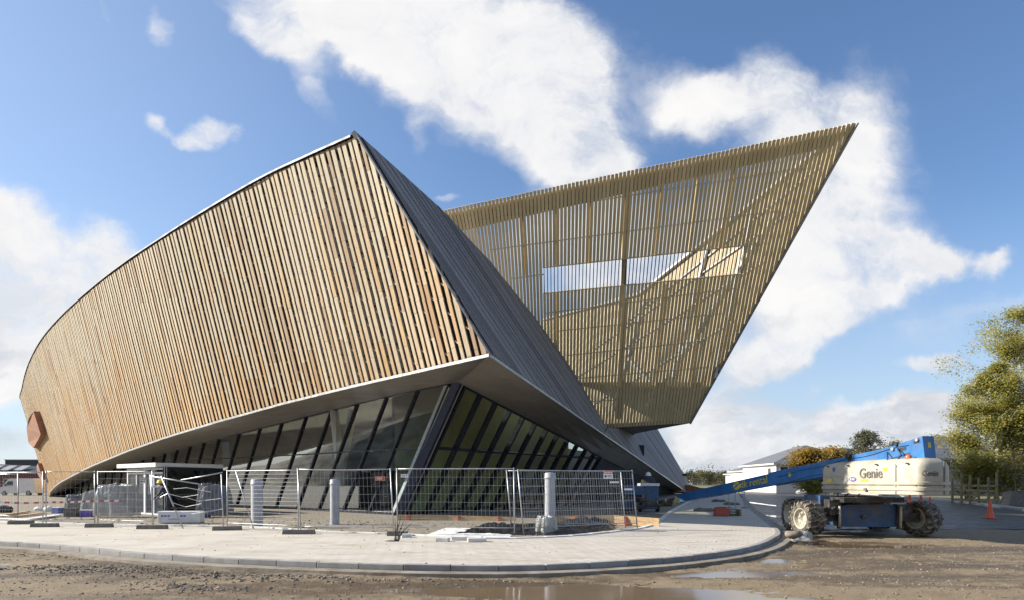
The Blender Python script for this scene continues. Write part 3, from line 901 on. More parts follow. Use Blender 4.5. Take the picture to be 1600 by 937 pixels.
# wet asphalt street running away on the right
asph = [V((p.x+.3, p.y, RZ-.01)) for p in front if p.y > 25.5 and p.x > 9]
far_r = [G(x, y, RZ) for x, y in ((1213,765),(1300,769),(1400,774.5),(1479,782),(1540,790),(1600,798),(1700,811))]
asph += [V((p.x, p.y, RZ-.01)) for p in far_r] + [*[V((27-k*.45, 25.3+.9*noise.noise(V((k*.31, 3, 0)))+.5*noise.noise(V((k*1.1, 8, 0))), RZ-.01)) for k in range(40)]]
o = MB().sheet(asph).build('asphalt_street', M['asphalt']); struct(o)
fr2_ = [p + V((3.5, 6.5, 0)) for p in far_r]
mb = MB()
mb.grid([[V((p.x, p.y, RZ-.1)) for p in far_r], [V((p.x, p.y, .02)) for p in far_r], [V((p.x, p.y, .0)) for p in fr2_], [V((p.x, p.y, -.4)) for p in fr2_]])
o = mb.build('far_pavement', M['concrete']); struct(o)
verge = [p + V((-.2,-.4,0)) for p in fr2_] + [V((160, 40, 0)), V((220, 260, 0)), V((40, 260, 0))]
o = MB().sheet([V((p.x, p.y, -.05)) for p in verge]).build('verge', M['ground']); struct(o)
# opened joint across the paving
pts = [G(x, y) for x, y in ((262,861),(292,856),(330,850),(372,843),(402,838),(428,833))]; pts = catmull(pts, 8)
mb = MB(); wob = lambda i: .028 + .03*abs(noise.noise(V((i*.7, 1, 0))))
mb.grid([[p + V((0, -wob(i), .004)) for i, p in enumerate(pts)], [p + V((0, wob(i+50), .004)) for i, p in enumerate(pts)]])
o = mb.build('paving_joint', M['foot']); struct(o)
# drifted mud and slush on the street edge
mb = MB()
for px, py, rx, ry in ((1179,785,.30,9.0),(1213,806,.32,1.5)):
    c = G(px, py, RZ); n_ = 40
    mb.sheet([V((c.x + rx*math.cos(2*math.pi*k/n_)*(1+.3*noise.noise(V((math.cos(2*math.pi*k/n_)*3, math.sin(2*math.pi*k/n_)*3, px)))) + .12*ry*math.sin(2*math.pi*k/n_), c.y + ry*math.sin(2*math.pi*k/n_)*(1+.55*noise.noise(V((math.cos(2*math.pi*k/n_)*2.4, math.sin(2*math.pi*k/n_)*2.4, px+5)))), RZ-.004+.0012*(px % 5))) for k in range(n_)])
o = mb.build('street_water', M['water']); struct(o)
# loose stones
mb = MB(); ico = [V(p) for p in ((0,0,1),(.89,0,.45),(.28,.85,.45),(-.72,.53,.45),(-.72,-.53,.45),(.28,-.85,.45),(.72,.53,-.45),(-.28,.85,-.45),(-.89,0,-.45),(-.28,-.85,-.45),(.72,-.53,-.45),(0,0,-1))]
icf = [(0,1,2),(0,2,3),(0,3,4),(0,4,5),(0,5,1),(1,6,2),(2,7,3),(3,8,4),(4,9,5),(5,10,1),(2,6,7),(3,7,8),(4,8,9),(5,9,10),(1,10,6),(6,11,7),(7,11,8),(8,11,9),(9,11,10),(10,11,6)]
def stone(x, y, z, r):
    sx, sy, sz = rnd.uniform(.7, 1.4), rnd.uniform(.7, 1.3), rnd.uniform(.45, .8)
    a = rnd.uniform(0, 6.28); c, s_ = math.cos(a), math.sin(a)
    vs = []
    for p in ico:
        k = r*rnd.uniform(.8, 1.15); X, Y_ = p.x*k*sx, p.y*k*sy
        vs.append(V((x + X*c - Y_*s_, y + X*s_ + Y_*c, z + p.z*k*sz)))
    mb.add(vs, icf, rnd.random())
fx = [(p.x, p.y) for p in front]
def kerb_y(x): return interp(x, [p.x for p in front[:90]], [p.y for p in front[:90]])
cnt = 0
while cnt < 5200:
    x, y = rnd.uniform(-15, 16), 8.6 + 12.5*rnd.random()**1.5
    if x < 8.2 and y > kerb_y(x) - .1: continue
    if abs(x) > .8*y + 1: continue
    d = noise.noise(V((x*.5, y*.9, 4))) + (.35 if x > 4 else 0)
    if rnd.random() > .45 + d: continue
    h = mud_h(x, y)
    if RZ-.035+h < RZ-.066: continue
    stone(x, y, RZ-.035+h+.003, rnd.choice((.008,.01,.013,.016,.022)) * rnd.uniform(.7, 1.2)); cnt += 1
for cx, cy, rx, ry, n, rot in ((-8.2,13.5,2.3,.4,750,-.13),(-4.6,12.4,2.8,.4,700,-.16),(-13,16.2,2.6,.35,400,-.1),(-5.6,11.5,1.6,.4,300,-.3),(-1.0,12.1,3.0,.15,200,0)):
    for _ in range(n):
        u, v_ = rnd.gauss(0, .5)*rx, rnd.gauss(0, .5)*ry
        x, y = cx + u*math.cos(rot) - v_*math.sin(rot), cy + u*math.sin(rot) + v_*math.cos(rot)
        if y > kerb_y(x) - .15: continue
        stone(x, y, RZ-.035+mud_h(x, y)+.006, rnd.choice((.008,.012,.016,.022,.032))*rnd.uniform(.7,1.1))
for _ in range(900):                                   # stones and crumbs in the yard
    x = rnd.uniform(-22, 6); y = interp(x, [p.x for p in backl[:80]], [p.y for p in backl[:80]]) + rnd.uniform(.5, 7)
    stone(x, y, -.025, rnd.choice((.02,.03,.05))*rnd.uniform(.6,1.2))
for _ in range(700):                                   # crumbs carried onto the paving
    x = rnd.uniform(-14, 8); y = rnd.uniform(13, 25); p_ = V((x, y, 0))
    if y < kerb_y(x) + .25 or y > interp(x, [q.x for q in backl[:80]], [q.y for q in backl[:80]]) - .3: continue
    if noise.noise(V((x*.5, y*.8, 12))) < -.05: continue
    stone(x, y, .004, rnd.choice((.006,.009,.012,.018))*rnd.uniform(.7,1.3))
o = mb.build('gravel', M['stone']); tag(o, 'loose stones and mud crumbs scattered over the wet brown road', 'gravel', kind='stuff')
# wooded ridge behind the camera and to the left (seen in the glass)
rows = [[], []]
rows = [[] for _ in range(5)]
for i in range(121):
    a = R(lerp(-46, -290, i/120)); r = 330
    dg = lerp(46, 290, i/120)
    h = interp(dg, [46, 60, 68, 71, 74, 77.5, 82, 90, 100, 150, 290], [3, 6, 11, 17, 30, 48, 68, 90, 92, 60, 20]) + 6*noise.noise(V((i*.13, 2, 0))) + 3*noise.noise(V((i*.7, 5, 0)))
    for j in range(5):
        f = j/4; rr = r + 90*f
        rows[j].append(V((math.sin(a)*rr, math.cos(a)*rr, -.6 + h*math.sin(f*math.pi/2) + 1.2*noise.noise(V((i*.9, j*3, 1)))*(j > 0))))
o = MB().grid(rows).build('hills', M['hill'], smooth=False); struct(o)
# ---------------------------------------------------------------- site fence
def fence_panel(p0, p1, label, h=2.0, lean=(0,0), verts=26, horiz=7, wire=.0050, sag=0.0, group='mesh fence panels around the site', seedn=1, rails=True, z0=.10):
    p0, p1 = V((p0[0], p0[1], 0)), V((p1[0], p1[1], 0))
    root = thing('site_fence', label, 'fence panel', p0, 0, group)
    d = p1 - p0; up = V((lean[0], lean[1], h)); n = d.normalized().cross(V((0,0,1)))
    def Q(u, v): return d*u + up*v + V((0,0,z0*(1-v))) + n*sag*math.sin(math.pi*u)*math.sin(math.pi*min(1, v*1.0)) + V((0,0,-sag*.5*math.sin(math.pi*u)*v))
    mb = MB()
    mb.tube([Q(0,-.03), Q(0,1.0)], .021, 8); mb.tube([Q(1,-.03), Q(1,1.0)], .021, 8)
    mb.tube([Q(i/6,.985) for i in range(7)], .017, 8)
    if rails: mb.tube([Q(i/6,.06) for i in range(7)], .015, 6)
    mb.build('frame', M['steel'], root, smooth=True)
    mb = MB(); r = random.Random(seedn)
    for i in range(1, verts):
        u = i/verts; mb.tube([Q(u, .06), Q(u+r.uniform(-.003,.003), .5), Q(u, .985)], wire/2, 4, False)
    for j in range(1, horiz):
        v_ = .06 + .925*j/horiz; mb.tube([Q(i/5, v_ + r.uniform(-.004,.004)) for i in range(6)], wire/2*1.35, 4, False)
    mb.build('wire_mesh', M['wire'], root)
    return root
def GG(px, py): return G(px, py)
pP = {k: GG(*v) for k, v in {'a': (-95,815), 'b': (67,820.5), 'b2': (72,820.5), 'c': (148,820), 'c2': (153,820.5), 'd': (238,823), 'd2': (243,824), 'e': (349,825.5), 'e2': (355,826), 'f': (466,831), 'f2': (470,832), 'g': (615,834), 'g2': (621,833), 'h': (804,835), 'i': (818,835.5), 'j': (977,826), 'k': (799,827), 'l': (995.5,826.5), 'm': (28,813), 'n': (-80,809)}.items()}
dens = lambda a, b, s: max(6, int((pP[b]-pP[a]).length/s))
fence_panel(pP['a'], pP['b'], 'mesh fence panel at the far left edge in front of the white van', 1.98, verts=dens('a','b',.13), horiz=5, seedn=2)
fence_panel(pP['n'], pP['m'], 'mesh fence panel set back a little behind the leftmost one', 1.95, verts=dens('n','m',.2), horiz=4, seedn=3)
fence_panel(pP['b2'], pP['c'], 'mesh fence panel in front of the rounded timber end of the hall', 2.0, verts=dens('b2','c',.16), horiz=6, seedn=4)
fence_panel(pP['c2'], pP['d'], 'mesh fence panel left of the lobby doors before the draped plastic', 2.0, verts=dens('c2','d',.15), horiz=7, seedn=5)
fence_panel(pP['e2'], pP['f'], 'mesh fence panel with mostly horizontal wires before the leftmost pipe', 2.0, (.0,0), verts=4, horiz=14, wire=.011, seedn=6)
fence_panel(pP['f2'], pP['g'], 'slightly sagging mesh panel with small red sign before the middle pipe', 2.02, (-.10,0), verts=dens('f2','g',.125), horiz=7, sag=.05, seedn=7, wire=.0065)
fence_panel(pP['g2'], pP['h'], 'wide mesh fence panel in front of the dark glass corner', 2.03, (-.02,0), verts=dens('g2','h',.125), horiz=7, seedn=8, wire=.007)
fence_panel(pP['i'], pP['j'], 'leaning mesh fence panel in front of the rightmost pipe with red and white sign', 1.98, (-.17,-.1), verts=dens('i','j',.095), horiz=7, seedn=9, wire=.008)
fence_panel(pP['k'], pP['l'], 'mesh fence panel doubled behind the leaning one, ending beside the boom lift boom', 2.0, (-.16,.05), verts=dens('k','l',.095), horiz=7, seedn=10, wire=.008)
# broken panel by the lobby: loose rails and torn wires
root = thing('site_fence', 'broken fence panel with fallen top rail and torn wires by the lobby', 'fence panel', pP['d2'], 0, 'mesh fence panels around the site')
def FP(px, py, Y=None): return P(px, py, Y or lerp(pP['d2'].y, pP['e'].y, (px-240)/110)) - pP['d2']
mb = MB()
mb.tube([FP(240,825), FP(235,740)], .021, 8); mb.tube([FP(349,826), FP(346,740)], .021, 8)
mb.tube([FP(235,743), FP(272,749), FP(310,755)], .024, 8); mb.tube([FP(283,749), FP(318,743), FP(348,737)], .020, 8)
mb.tube([FP(243,826,23.2), FP(300,827,23.3), FP(350,827,23.4)], .012, 6)
mb.build('frame', M['steel'], root, smooth=True)
mb = MB()
for pts in (((265,771),(285,776),(310,772)),((268,784),(290,791),(315,786)),((271,763),(292,761),(330,768)),((275,797),(300,802),(340,795)),((290,776),(310,782),(345,778)),((320,800),(335,797),(348,794)),((238,772),(250,776),(262,770)),((238,760),(250,758),(262,762))):
    mb.tube([FP(*k) for k in pts], .008, 5, False)
for x in range(318, 346, 6): mb.tube([FP(x,752), FP(x-1,790), FP(x+1,822)], .004, 4, False)
mb.build('wire_mesh', M['wire'], root)
for (a, b, lab) in (((252,743),(286,825),'slanting steel brace propped at the fallen fence rail'), ((369,736),(396,825),'slanting steel brace crossing the horizontal wire fence panel')):
    q = GG(*b); o = thing('fence_brace', lab, 'brace', q, 0, 'slanting fence braces')
    mb = MB(); top = P(a[0], a[1], q.y+.15) - q; mb.tube([V((0,0,.0)), top], .026, 8); mb.build('pole', M['steel'], o, smooth=True)
    mb = MB(); mb.bar(top*.35, top*.35 + top.normalized()*.14, .075, .075); mb.build('clamp', M['iron'], o)
# concrete feet
feet_l = [((70,822.5),.9,.10,'concrete fence foot under the second post from the left'),((33,818),.85,.25,'low muddy fence foot at the left beside loose boards'),((155,823),.9,.12,'concrete fence foot left of the draped plastic sheet'),((238,825.5),1.0,.05,'concrete fence foot nearest the lobby doors'),((355,827.5),.92,.22,'concrete fence foot before the leftmost upright pipe'),((467,833.5),.98,.10,'concrete fence foot between the leftmost and middle pipes'),((621,836),.62,.02,'concrete fence foot beside the dark reeds')]
f0 = None
for (px, py), L, rz, lab in feet_l:
    p = GG(px, py)
    if f0 is None:
        f0 = MB().hexa([V((-.45,-.12,0)),V((.45,-.12,0)),V((.45,.12,0)),V((-.45,.12,0))], [V((-.43,-.10,.14)),V((.43,-.10,.14)),V((.43,.10,.14)),V((-.43,.10,.14))]).build('fence_block', M['foot'], bevel=.015)
        o = f0
    else:
        o = f0.copy(); COL.objects.link(o)
    o.location = p; o.rotation_euler = (0, 0, rz); o.scale = (L/.9, 1, 1); tag(o, lab, 'fence foot', 'concrete fence feet')
# fence signs
def sign(px, py, Y, w, h, lab, kind):
    c = P(px, py, Y); root = thing('fence_sign', lab, 'sign', c, 0, 'small signs tied to the fence')
    MB().box((0,0,0), (w,.012,h)).build('board', M['white'], root)
    if kind == 'red':
        MB().box((0,-.008,0), (w*.96,.006,h*.92)).build('field', M['red'], root)
        mb = MB(); mb.box((-w*.05,-.013,h*.12), (w*.62,.004,h*.13)); mb.box((-.02,-.013,-h*.15), (w*.5,.004,h*.13)); mb.build('print', M['white'], root)
    elif kind == 'split':
        MB().box((0,-.008,h*.29), (w*.96,.006,h*.38)).build('field', M['red'], root)
        mb = MB()
        for i in range(5): mb.box((-w*.35 + i*w*.17,-.013,h*.29), (w*.11,.004,h*.17))
        mb.build('print', M['white'], root)
        mb = MB(); mb.lathe((-w*.3,-.010,-h*.2), [(0,-.003),(h*.14,-.003),(h*.14,.004)], 12, 'y'); mb.box((w*.12,-.010,-h*.1), (w*.5,.004,h*.06)); mb.box((w*.12,-.010,-h*.27), (w*.45,.004,h*.06)); mb.build('pictogram', M['dark'], root)
    elif kind == 'blue':
        mb = MB(); mb.box((-w*.15,-.010,0), (w*.5,.004,h*.25)); mb.box((w*.3,-.010,h*.1), (w*.16,.004,h*.2)); mb.build('print', M['bluepack'], root)
    return root
sign(594, 746.5, 20.75, .29, .13, 'small red sign with white lettering on the sagging fence panel', 'red')
sign(632, 742.5, 21.0, .22, .10, 'small white sign with blue print left of the dark corner column', 'blue')
sign(950.5, 740.5, 21.35, .29, .26, 'red and white warning sign at the top right of the leaning panel', 'split')
sign(224, 749.5, 24.4, .20, .22, 'red and white sign on fence before the lobby doors', 'split')
sign(242.5, 759, 24.0, .22, .07, 'narrow white and blue sign beside the lobby door', 'blue')
for px, py, w, lab in ((960,752.5,.28,'white plate near the top right of the leaning fence panel'), (982,763.5,.25,'white plate on the end bay of the doubled fence panel')):
    tag(MB().box((0,0,0), (w,.012,.055)).build('fence_plate', M['white']), lab, 'plate', 'white plates on the fence').location = P(px, py, 21.6)
# barrier tape
mb = MB(); pts = [P(x, y, Y) for x, y, Y in ((-10,783,26),(30,785,26),(75,784,26),(110,783.5,26),(147,782,26),(190,781.5,26))]
tp = catmull(pts, 6)
for i, (a, b) in enumerate(zip(tp, tp[1:])):
    mb.add([a + V((0,0,-.035)), b + V((0,0,-.035)), b + V((0,.01,.035)), a + V((0,.01,.035))], [(0,1,2,3)], .5, i % 2)
tag(mb.build('barrier_tape', [M['white'], M['red']]), 'red and white barrier tape strung across the left yard', 'tape')

# ---------------------------------------------------------------- upright pipes
def pipe(px, top, py, lab, r=.17):
    b = G(px, py, -.03); root = thing('upright_pipe', lab, 'pipe', b, 0, 'grey upright pipes along the paving')
    h = (P(px, top, b.y) - b).z
    mb = MB(); mb.lathe((0,0,0), [(r,0),(r,h-.16)], 24); mb.build('shaft', M['pipe'], root, smooth=True)
    mb = MB(); mb.lathe((0,0,h-.16), [(r+.004,-.05),(r+.016,-.04),(r+.016,.02),(r+.004,.03),(r+.004,.13),(r-.02,.16),(0,.165)], 24); mb.build('cap', M['pipe'], root, smooth=True)
pipe(401.5, 748, 823, 'grey upright pipe behind the horizontal wires, leftmost of three', .205)
pipe(523, 748, 818.5, 'grey upright pipe behind the sagging fence, middle of three', .175)
pipe(859.5, 737.5, 829, 'grey upright pipe rising from plastic and black sheeting, rightmost of three', .175)

# ---------------------------------------------------------------- crumpled sheets
def crumple(name, px_poly, hgt, mat, lab, cat, n=26, seedv=0, z=.0, group=None, freq=2.2):
    """a sheet over a ground quad (photo pixels at level z), heaped and folded"""
    q = [G(*k, z) for k in px_poly]; rows = []
    for j in range(n+1):
        row = []
        for i in range(n*2+1):
            u, v_ = i/(n*2), j/n
            p = q[0].lerp(q[1], u).lerp(q[3].lerp(q[2], u), v_)
            e = min(1, 5*min(u, 1-u, v_, 1-v_) + .0)
            w = noise.noise(V((p.x*freq, p.y*freq, seedv))); w2 = noise.noise(V((p.x*freq*3, p.y*freq*2.2, seedv+7)))
            hh = hgt*e*(.45 + .6*abs(w) + .35*w2) if hgt > 0 else 0
            sp = V((noise.noise(V((p.x*2, p.y*2, seedv+3)))*.25, noise.noise(V((p.x*2, p.y*2, seedv+5)))*.25, 0))
            row.append(p + sp*(.5+e*.5) + V((0,0,max(.006, hh))))
        rows.append(row)
    c = sum((p for r in rows for p in r), V((0,0,0)))/((n+1)*(2*n+1)); c.z = z
    mb = MB().grid([[p - c for p in r] for r in rows]); o = mb.build(name, mat, smooth=False); o.location = c
    return tag(o, lab, cat, group)
def drape(name, px, top, py, Y, w, depth, mat, lab, cat, seedv=0):
    """plastic hung over something: a wrinkled upright hull"""
    b = P(px, py, Y); h = (P(px, top, Y) - b).z; rows = []
    for j in range(13):
        f = j/12; row = []
        for i in range(97):
            a = 2*math.pi*(i % 96)/96; rr = lerp(1.10, .80, f**2) * (1 + .20*noise.noise(V((math.cos(a)*2.2, math.sin(a)*2.2, f*.8+seedv))) + .10*noise.noise(V((a*5.5, f*1.0, seedv))) + .05*noise.noise(V((a*3, f*9, seedv+4))))
            if j == 12: rr *= .25
            row.append(V((math.cos(a)*w/2*rr, math.sin(a)*depth/2*rr, h*min(1, f*1.06) + .16*h*noise.noise(V((math.cos(a)*1.6, math.sin(a)*1.6, seedv+3)))*f)))
        rows.append(row)
    o = MB().grid(rows).build(name, mat); o.location = b
    return tag(o, lab, cat)
drape('plastic_sheet', 183, 756, 804, 31.5, 1.75, 1.2, M['film'], 'clear plastic sheeting draped over a stack left of the lobby doors', 'plastic sheet', 2)
drape('plastic_sheet', 141, 768, 801, 33.0, .7, .6, M['film'], 'clear plastic bundle standing behind fence left of the big draped stack', 'plastic sheet', 5)
drape('dark_sheet', 119, 772, 797, 36, 1.0, .8, M['darkfilm'], 'dark grey plastic bundle by the curved soffit foot', 'plastic sheet', 8)
drape('dark_sheet', 334, 757, 803, 31.5, 1.5, .7, M['darkfilm'], 'grey film sheet hanging beside the glass lobby', 'plastic sheet', 11)
drape('plastic_sheet', 854, 806, 834, 21.3, .62, .5, M['film'], 'clear crumpled plastic wrapped round the foot of the rightmost pipe', 'plastic sheet', 14)
crumple('black_sheeting', [(708,834),(905,836),(955,826),(740,822)], .30, M['tarp'], 'crumpled black sheeting lying behind the fence around the rightmost pipe', 'tarpaulin', 26, 3, -.03)
crumple('black_sheeting', [(868,832),(960,827),(955,812),(880,812)], .42, M['tarp'], 'heaped black sheeting right of the rightmost pipe', 'tarpaulin', 20, 9, -.03)
crumple('white_membrane', [(653,839),(802,841),(790,823),(700,823)], .04, M['membrane'], 'white membrane laid flat beside the black sheeting', 'sheet', 20, 6, -.02)
crumple('white_bag', [(1236,846),(1268,846),(1264,836),(1240,836)], .30, M['film'], 'crumpled white plastic bag lying in the puddle by the tyre', 'bag', 12, 21, RZ)
for i, (px, py, w, lab) in enumerate(((692,845,.34,'loose white paver nearest the black sheeting'), (718,843,.42,'loose white paver in front of the flat white membrane'), (745,845.5,.5,'bigger loose white slab in front of the fence'), (634,838.5,.30,'small grey block right of the reeds'))):
    o = MB().box((0,0,.05), (w,.2,.1)).build('loose_paver', M['edging'], bevel=.01); o.location = G(px, py); o.rotation_euler = (0, 0, .2*i-.2); tag(o, lab, 'paver', 'loose pale pavers')
# reeds / cut cables poking out of the paving
b = G(618, 845); root = thing('dark_cables', 'tuft of dark cable ends sticking up from a hole in the paving', 'cables', b)
mb = MB()
for dx, dz, bx_ in ((-.02,.62,.0),(.14,.68,.02),(.22,.55,.05),(.42,.48,.06),(.33,.40,.03),(.05,.45,-.03),(.28,.36,.08)):
    mb.tube([V((bx_,0,0)), V((bx_*.5+dx*.4, .02, dz*.55)), V((dx, .05, dz))], [.014,.011,.006], 6)
mb.build('stem', M['tarp'], root)
MB().ball((-.15,.02,.0), .16, 10, 5, sq=(1,.6,.25)).build('hole_rubble', M['foot'], root)
# ---------------------------------------------------------------- timber formwork
def board_run(pts, lab):
    c = V(pts[0]); root = thing('formwork_board', lab, 'formwork', c, 0, 'timber formwork boards along the glass')
    mb = MB()
    for a, b in zip(pts, pts[1:]):
        a, b = V(a)-c, V(b)-c
        for k in (0, 1): mb.bar(a + V((0,0,.10+.17*k)), b + V((0,0,.10+.17*k)), .03, .16)
        L = (b-a).length; d = (b-a).normalized(); n = d.cross(V((0,0,1)));  n = n if n.y < 0 else -n
        t = .5
        while t < L:
            p = a + d*t + n*.1; rb = MB(); rb.hexa([p + V((-.05,-.12,-.05)), p + V((.05,-.12,-.05)), p + V((.05,.1,-.05)), p + V((-.05,.1,-.05))], [p + V((-.05,.04,.34)), p + V((.05,.04,.34)), p + V((.05,.1,.34)), p + V((-.05,.1,.34))]); rb.build('bracket', M['red'], root); t += 1.75
    mb.build('board', M['timber'], root)
board_run([P(620,816,29.0), P(700,817,29.0), P(806,820,28.4)], 'pale timber formwork with red brackets at the foot of the glass corner')
board_run([P(838,825,25.5), P(880,820,26), P(960,818.5,25.6), P(1030,824,24.6)], 'pale timber formwork with red brackets at the right end of the fence')
# ---------------------------------------------------------------- glass lobby
K0, KL, KR = P(258, 806, 33.0), P(201, 805, 36.0), P(346, 803, 36.4)
for q in (K0, KL, KR): q.z = -.06
root = thing('entrance_lobby', 'small glass entrance lobby with white door frames and a white canopy', 'lobby', K0)
def rel(p): return p - K0
a, b = rel(KL), V((0,0,0)); L = (b-a); ln = L.length; d = L.normalized(); n = V((d.y, -d.x, 0)); n = n if n.y < 0 else -n
H = 2.38
mb = MB()
for f, w in ((0,.12),(.26,.07),(.49,.2),(.74,.07),(1,.12)): mb.bar(a + L*f, a + L*f + V((0,0,H)), w, .12, n)
for z in (.06, H-.28, H-.08): mb.bar(a + V((0,0,z)), b + V((0,0,z)), .09, .10, n)
mb.build('door_frame', M['whitemetal'], root)
for f0, f1 in ((.03,.25),(.27,.46),(.52,.73),(.75,.97)):
    MB().prism([a+L*f0+V((0,0,.1)), a+L*f1+V((0,0,.1)), a+L*f1+V((0,0,H-.33)), a+L*f0+V((0,0,H-.33))], -n*.03).build('glass_door', M['window'], root)
back = rel(KR) + (KL - K0)
mb = MB(); r_ = rel(KR); m2 = V((r_.y, -r_.x, 0)).normalized()
mb.bar(V((0,0,0)), V((0,0,H)), .14, .14); mb.bar(r_*.62, r_*.62+V((0,0,H)), .2, .14); mb.bar(r_, r_+V((0,0,H)), .12, .12); mb.bar(V((0,0,H-.06)), r_+V((0,0,H-.06)), .12, .14); mb.bar(V((0,0,.05)), r_+V((0,0,.05)), .1, .14)
mb.build('side_frame', M['mull'], root)
MB().prism([m2*-.02+V((0,0,.1)), r_+V((0,0,.1)), r_+V((0,0,H-.1)), V((0,0,H-.1))], m2*-.03).build('side_glass', M['blueglass'], root)
MB().sheet([a+V((0,0,.02)), b+V((0,0,.02)), r_+V((0,0,.02)), back+V((0,0,.02))]).build('lobby_floor', M['inside'], root)
MB().prism([a+V((0,0,.02))-n*.6, r_*.9-n*.6+V((0,0,.02))+L*-.1, r_*.9-n*.6+V((0,0,H-.1))+L*-.1, a+V((0,0,H-.1))-n*.6], V((.05,.4,0))).build('inner_wall', M['dark'], root)
MB().prism([a-L*.08+n*.45+V((0,0,H)), b+n*.45+V((0,0,H)), r_+V((.1,0,H)), back+V((0,0,H))], V((0,0,.20))).build('canopy', M['white'], root)
# packs, worker, bits in the yard
p = G(281, 817, -.03); root = thing('wrapped_pack', 'long white wrapped insulation pack with blue print in front of the worker', 'pack', p, R(4))
MB().box((.0,.15,.25), (1.62,.5,.46)).build('pack', M['membrane'], root, bevel=.03)
mb = MB()
for x in (-.62,-.5,-.38,.1,.22): mb.box((x,-.104,.3), (.09,.006,.07))
mb.box((-.2,-.104,.18), (.4,.006,.02)); mb.build('print', M['bluepack'], root)
MB().box((.55,.15,-.0), (.25,.5,.07)).build('bearer', M['foot'], root)
for (px, py, w, d_, h, mt, lab) in ((112,806.5,.55,.4,.38,'foot','grey brown crate beside a blue tub near the curved wall'), (136,806.5,.5,.35,.3,'purple','blue tub at the foot of the clear plastic bundle'), (90,801,.45,.35,.28,'bluepack','small blue box lying left of the crate'), (322,807,.35,.35,.38,'bluepack','blue bin behind the white insulation pack')):
    root = thing('site_box', lab, 'box', G(px, py, -.03), rnd.uniform(-.3, .3))
    MB().box((0,0,h/2), (w,d_,h)).build('body', M[mt], root, bevel=.02); mb = MB(); mb.box((0,0,h+.012), (w*1.04,d_*1.04,.03)); mb.build('lid', M['white'] if mt != 'foot' else M['foot'], root)
for (a, b, lab) in (((20,808),(66,803),'long pale plank lying in the left yard'), ((30,814),(90,806),'wide white board lying on the ground behind the left fence'), ((0,806),(44,800),'pale plank farthest left on the yard'), ((10,815.5),(50,815),'grey board beside the leftmost fence foot')):
    pa, pb = G(*a, -.03), G(*b, -.03); c = (pa+pb)/2
    o = MB().bar(pa - c + V((0,0,.05)), pb - c + V((0,0,.07)), .42 if 'wide' in lab else .22, .05, V((0,0,1))).build('loose_board', M['timber'] if 'plank' in lab else M['membrane']); o.location = c; tag(o, lab, 'board', 'loose boards on the yard')
for i, (px, py, r, mt, lab) in enumerate(((76,798,.26,'membrane','white sack slumped in the yard beneath the red and white tape'), (1240,839,.20,'stone','pale rock lying on the kerb corner by the tyre'), (105,800,.30,'tarp','dark sack heap next to the crate'), (8,800,.34,'tarp','dark sack at the left edge of the yard'), (60,797,.2,'membrane','small white sack left of the slumped sack'))):
    o = MB().ball((0,0,r*.4), r, 10, 7, sq=(1.3,.9,.65)).build('sack' if mt != 'stone' else 'rock', M[mt], smooth=True)
    for v in o.data.vertices: v.co += V((noise.noise(v.co*4+V((i,0,0))), noise.noise(v.co*4+V((0,i,9))), noise.noise(v.co*4+V((5,0,i)))))*r*.35
    o.location = G(px, py, -.03 if mt != 'stone' else 0.0); tag(o, lab, 'sack' if mt != 'stone' else 'rock')

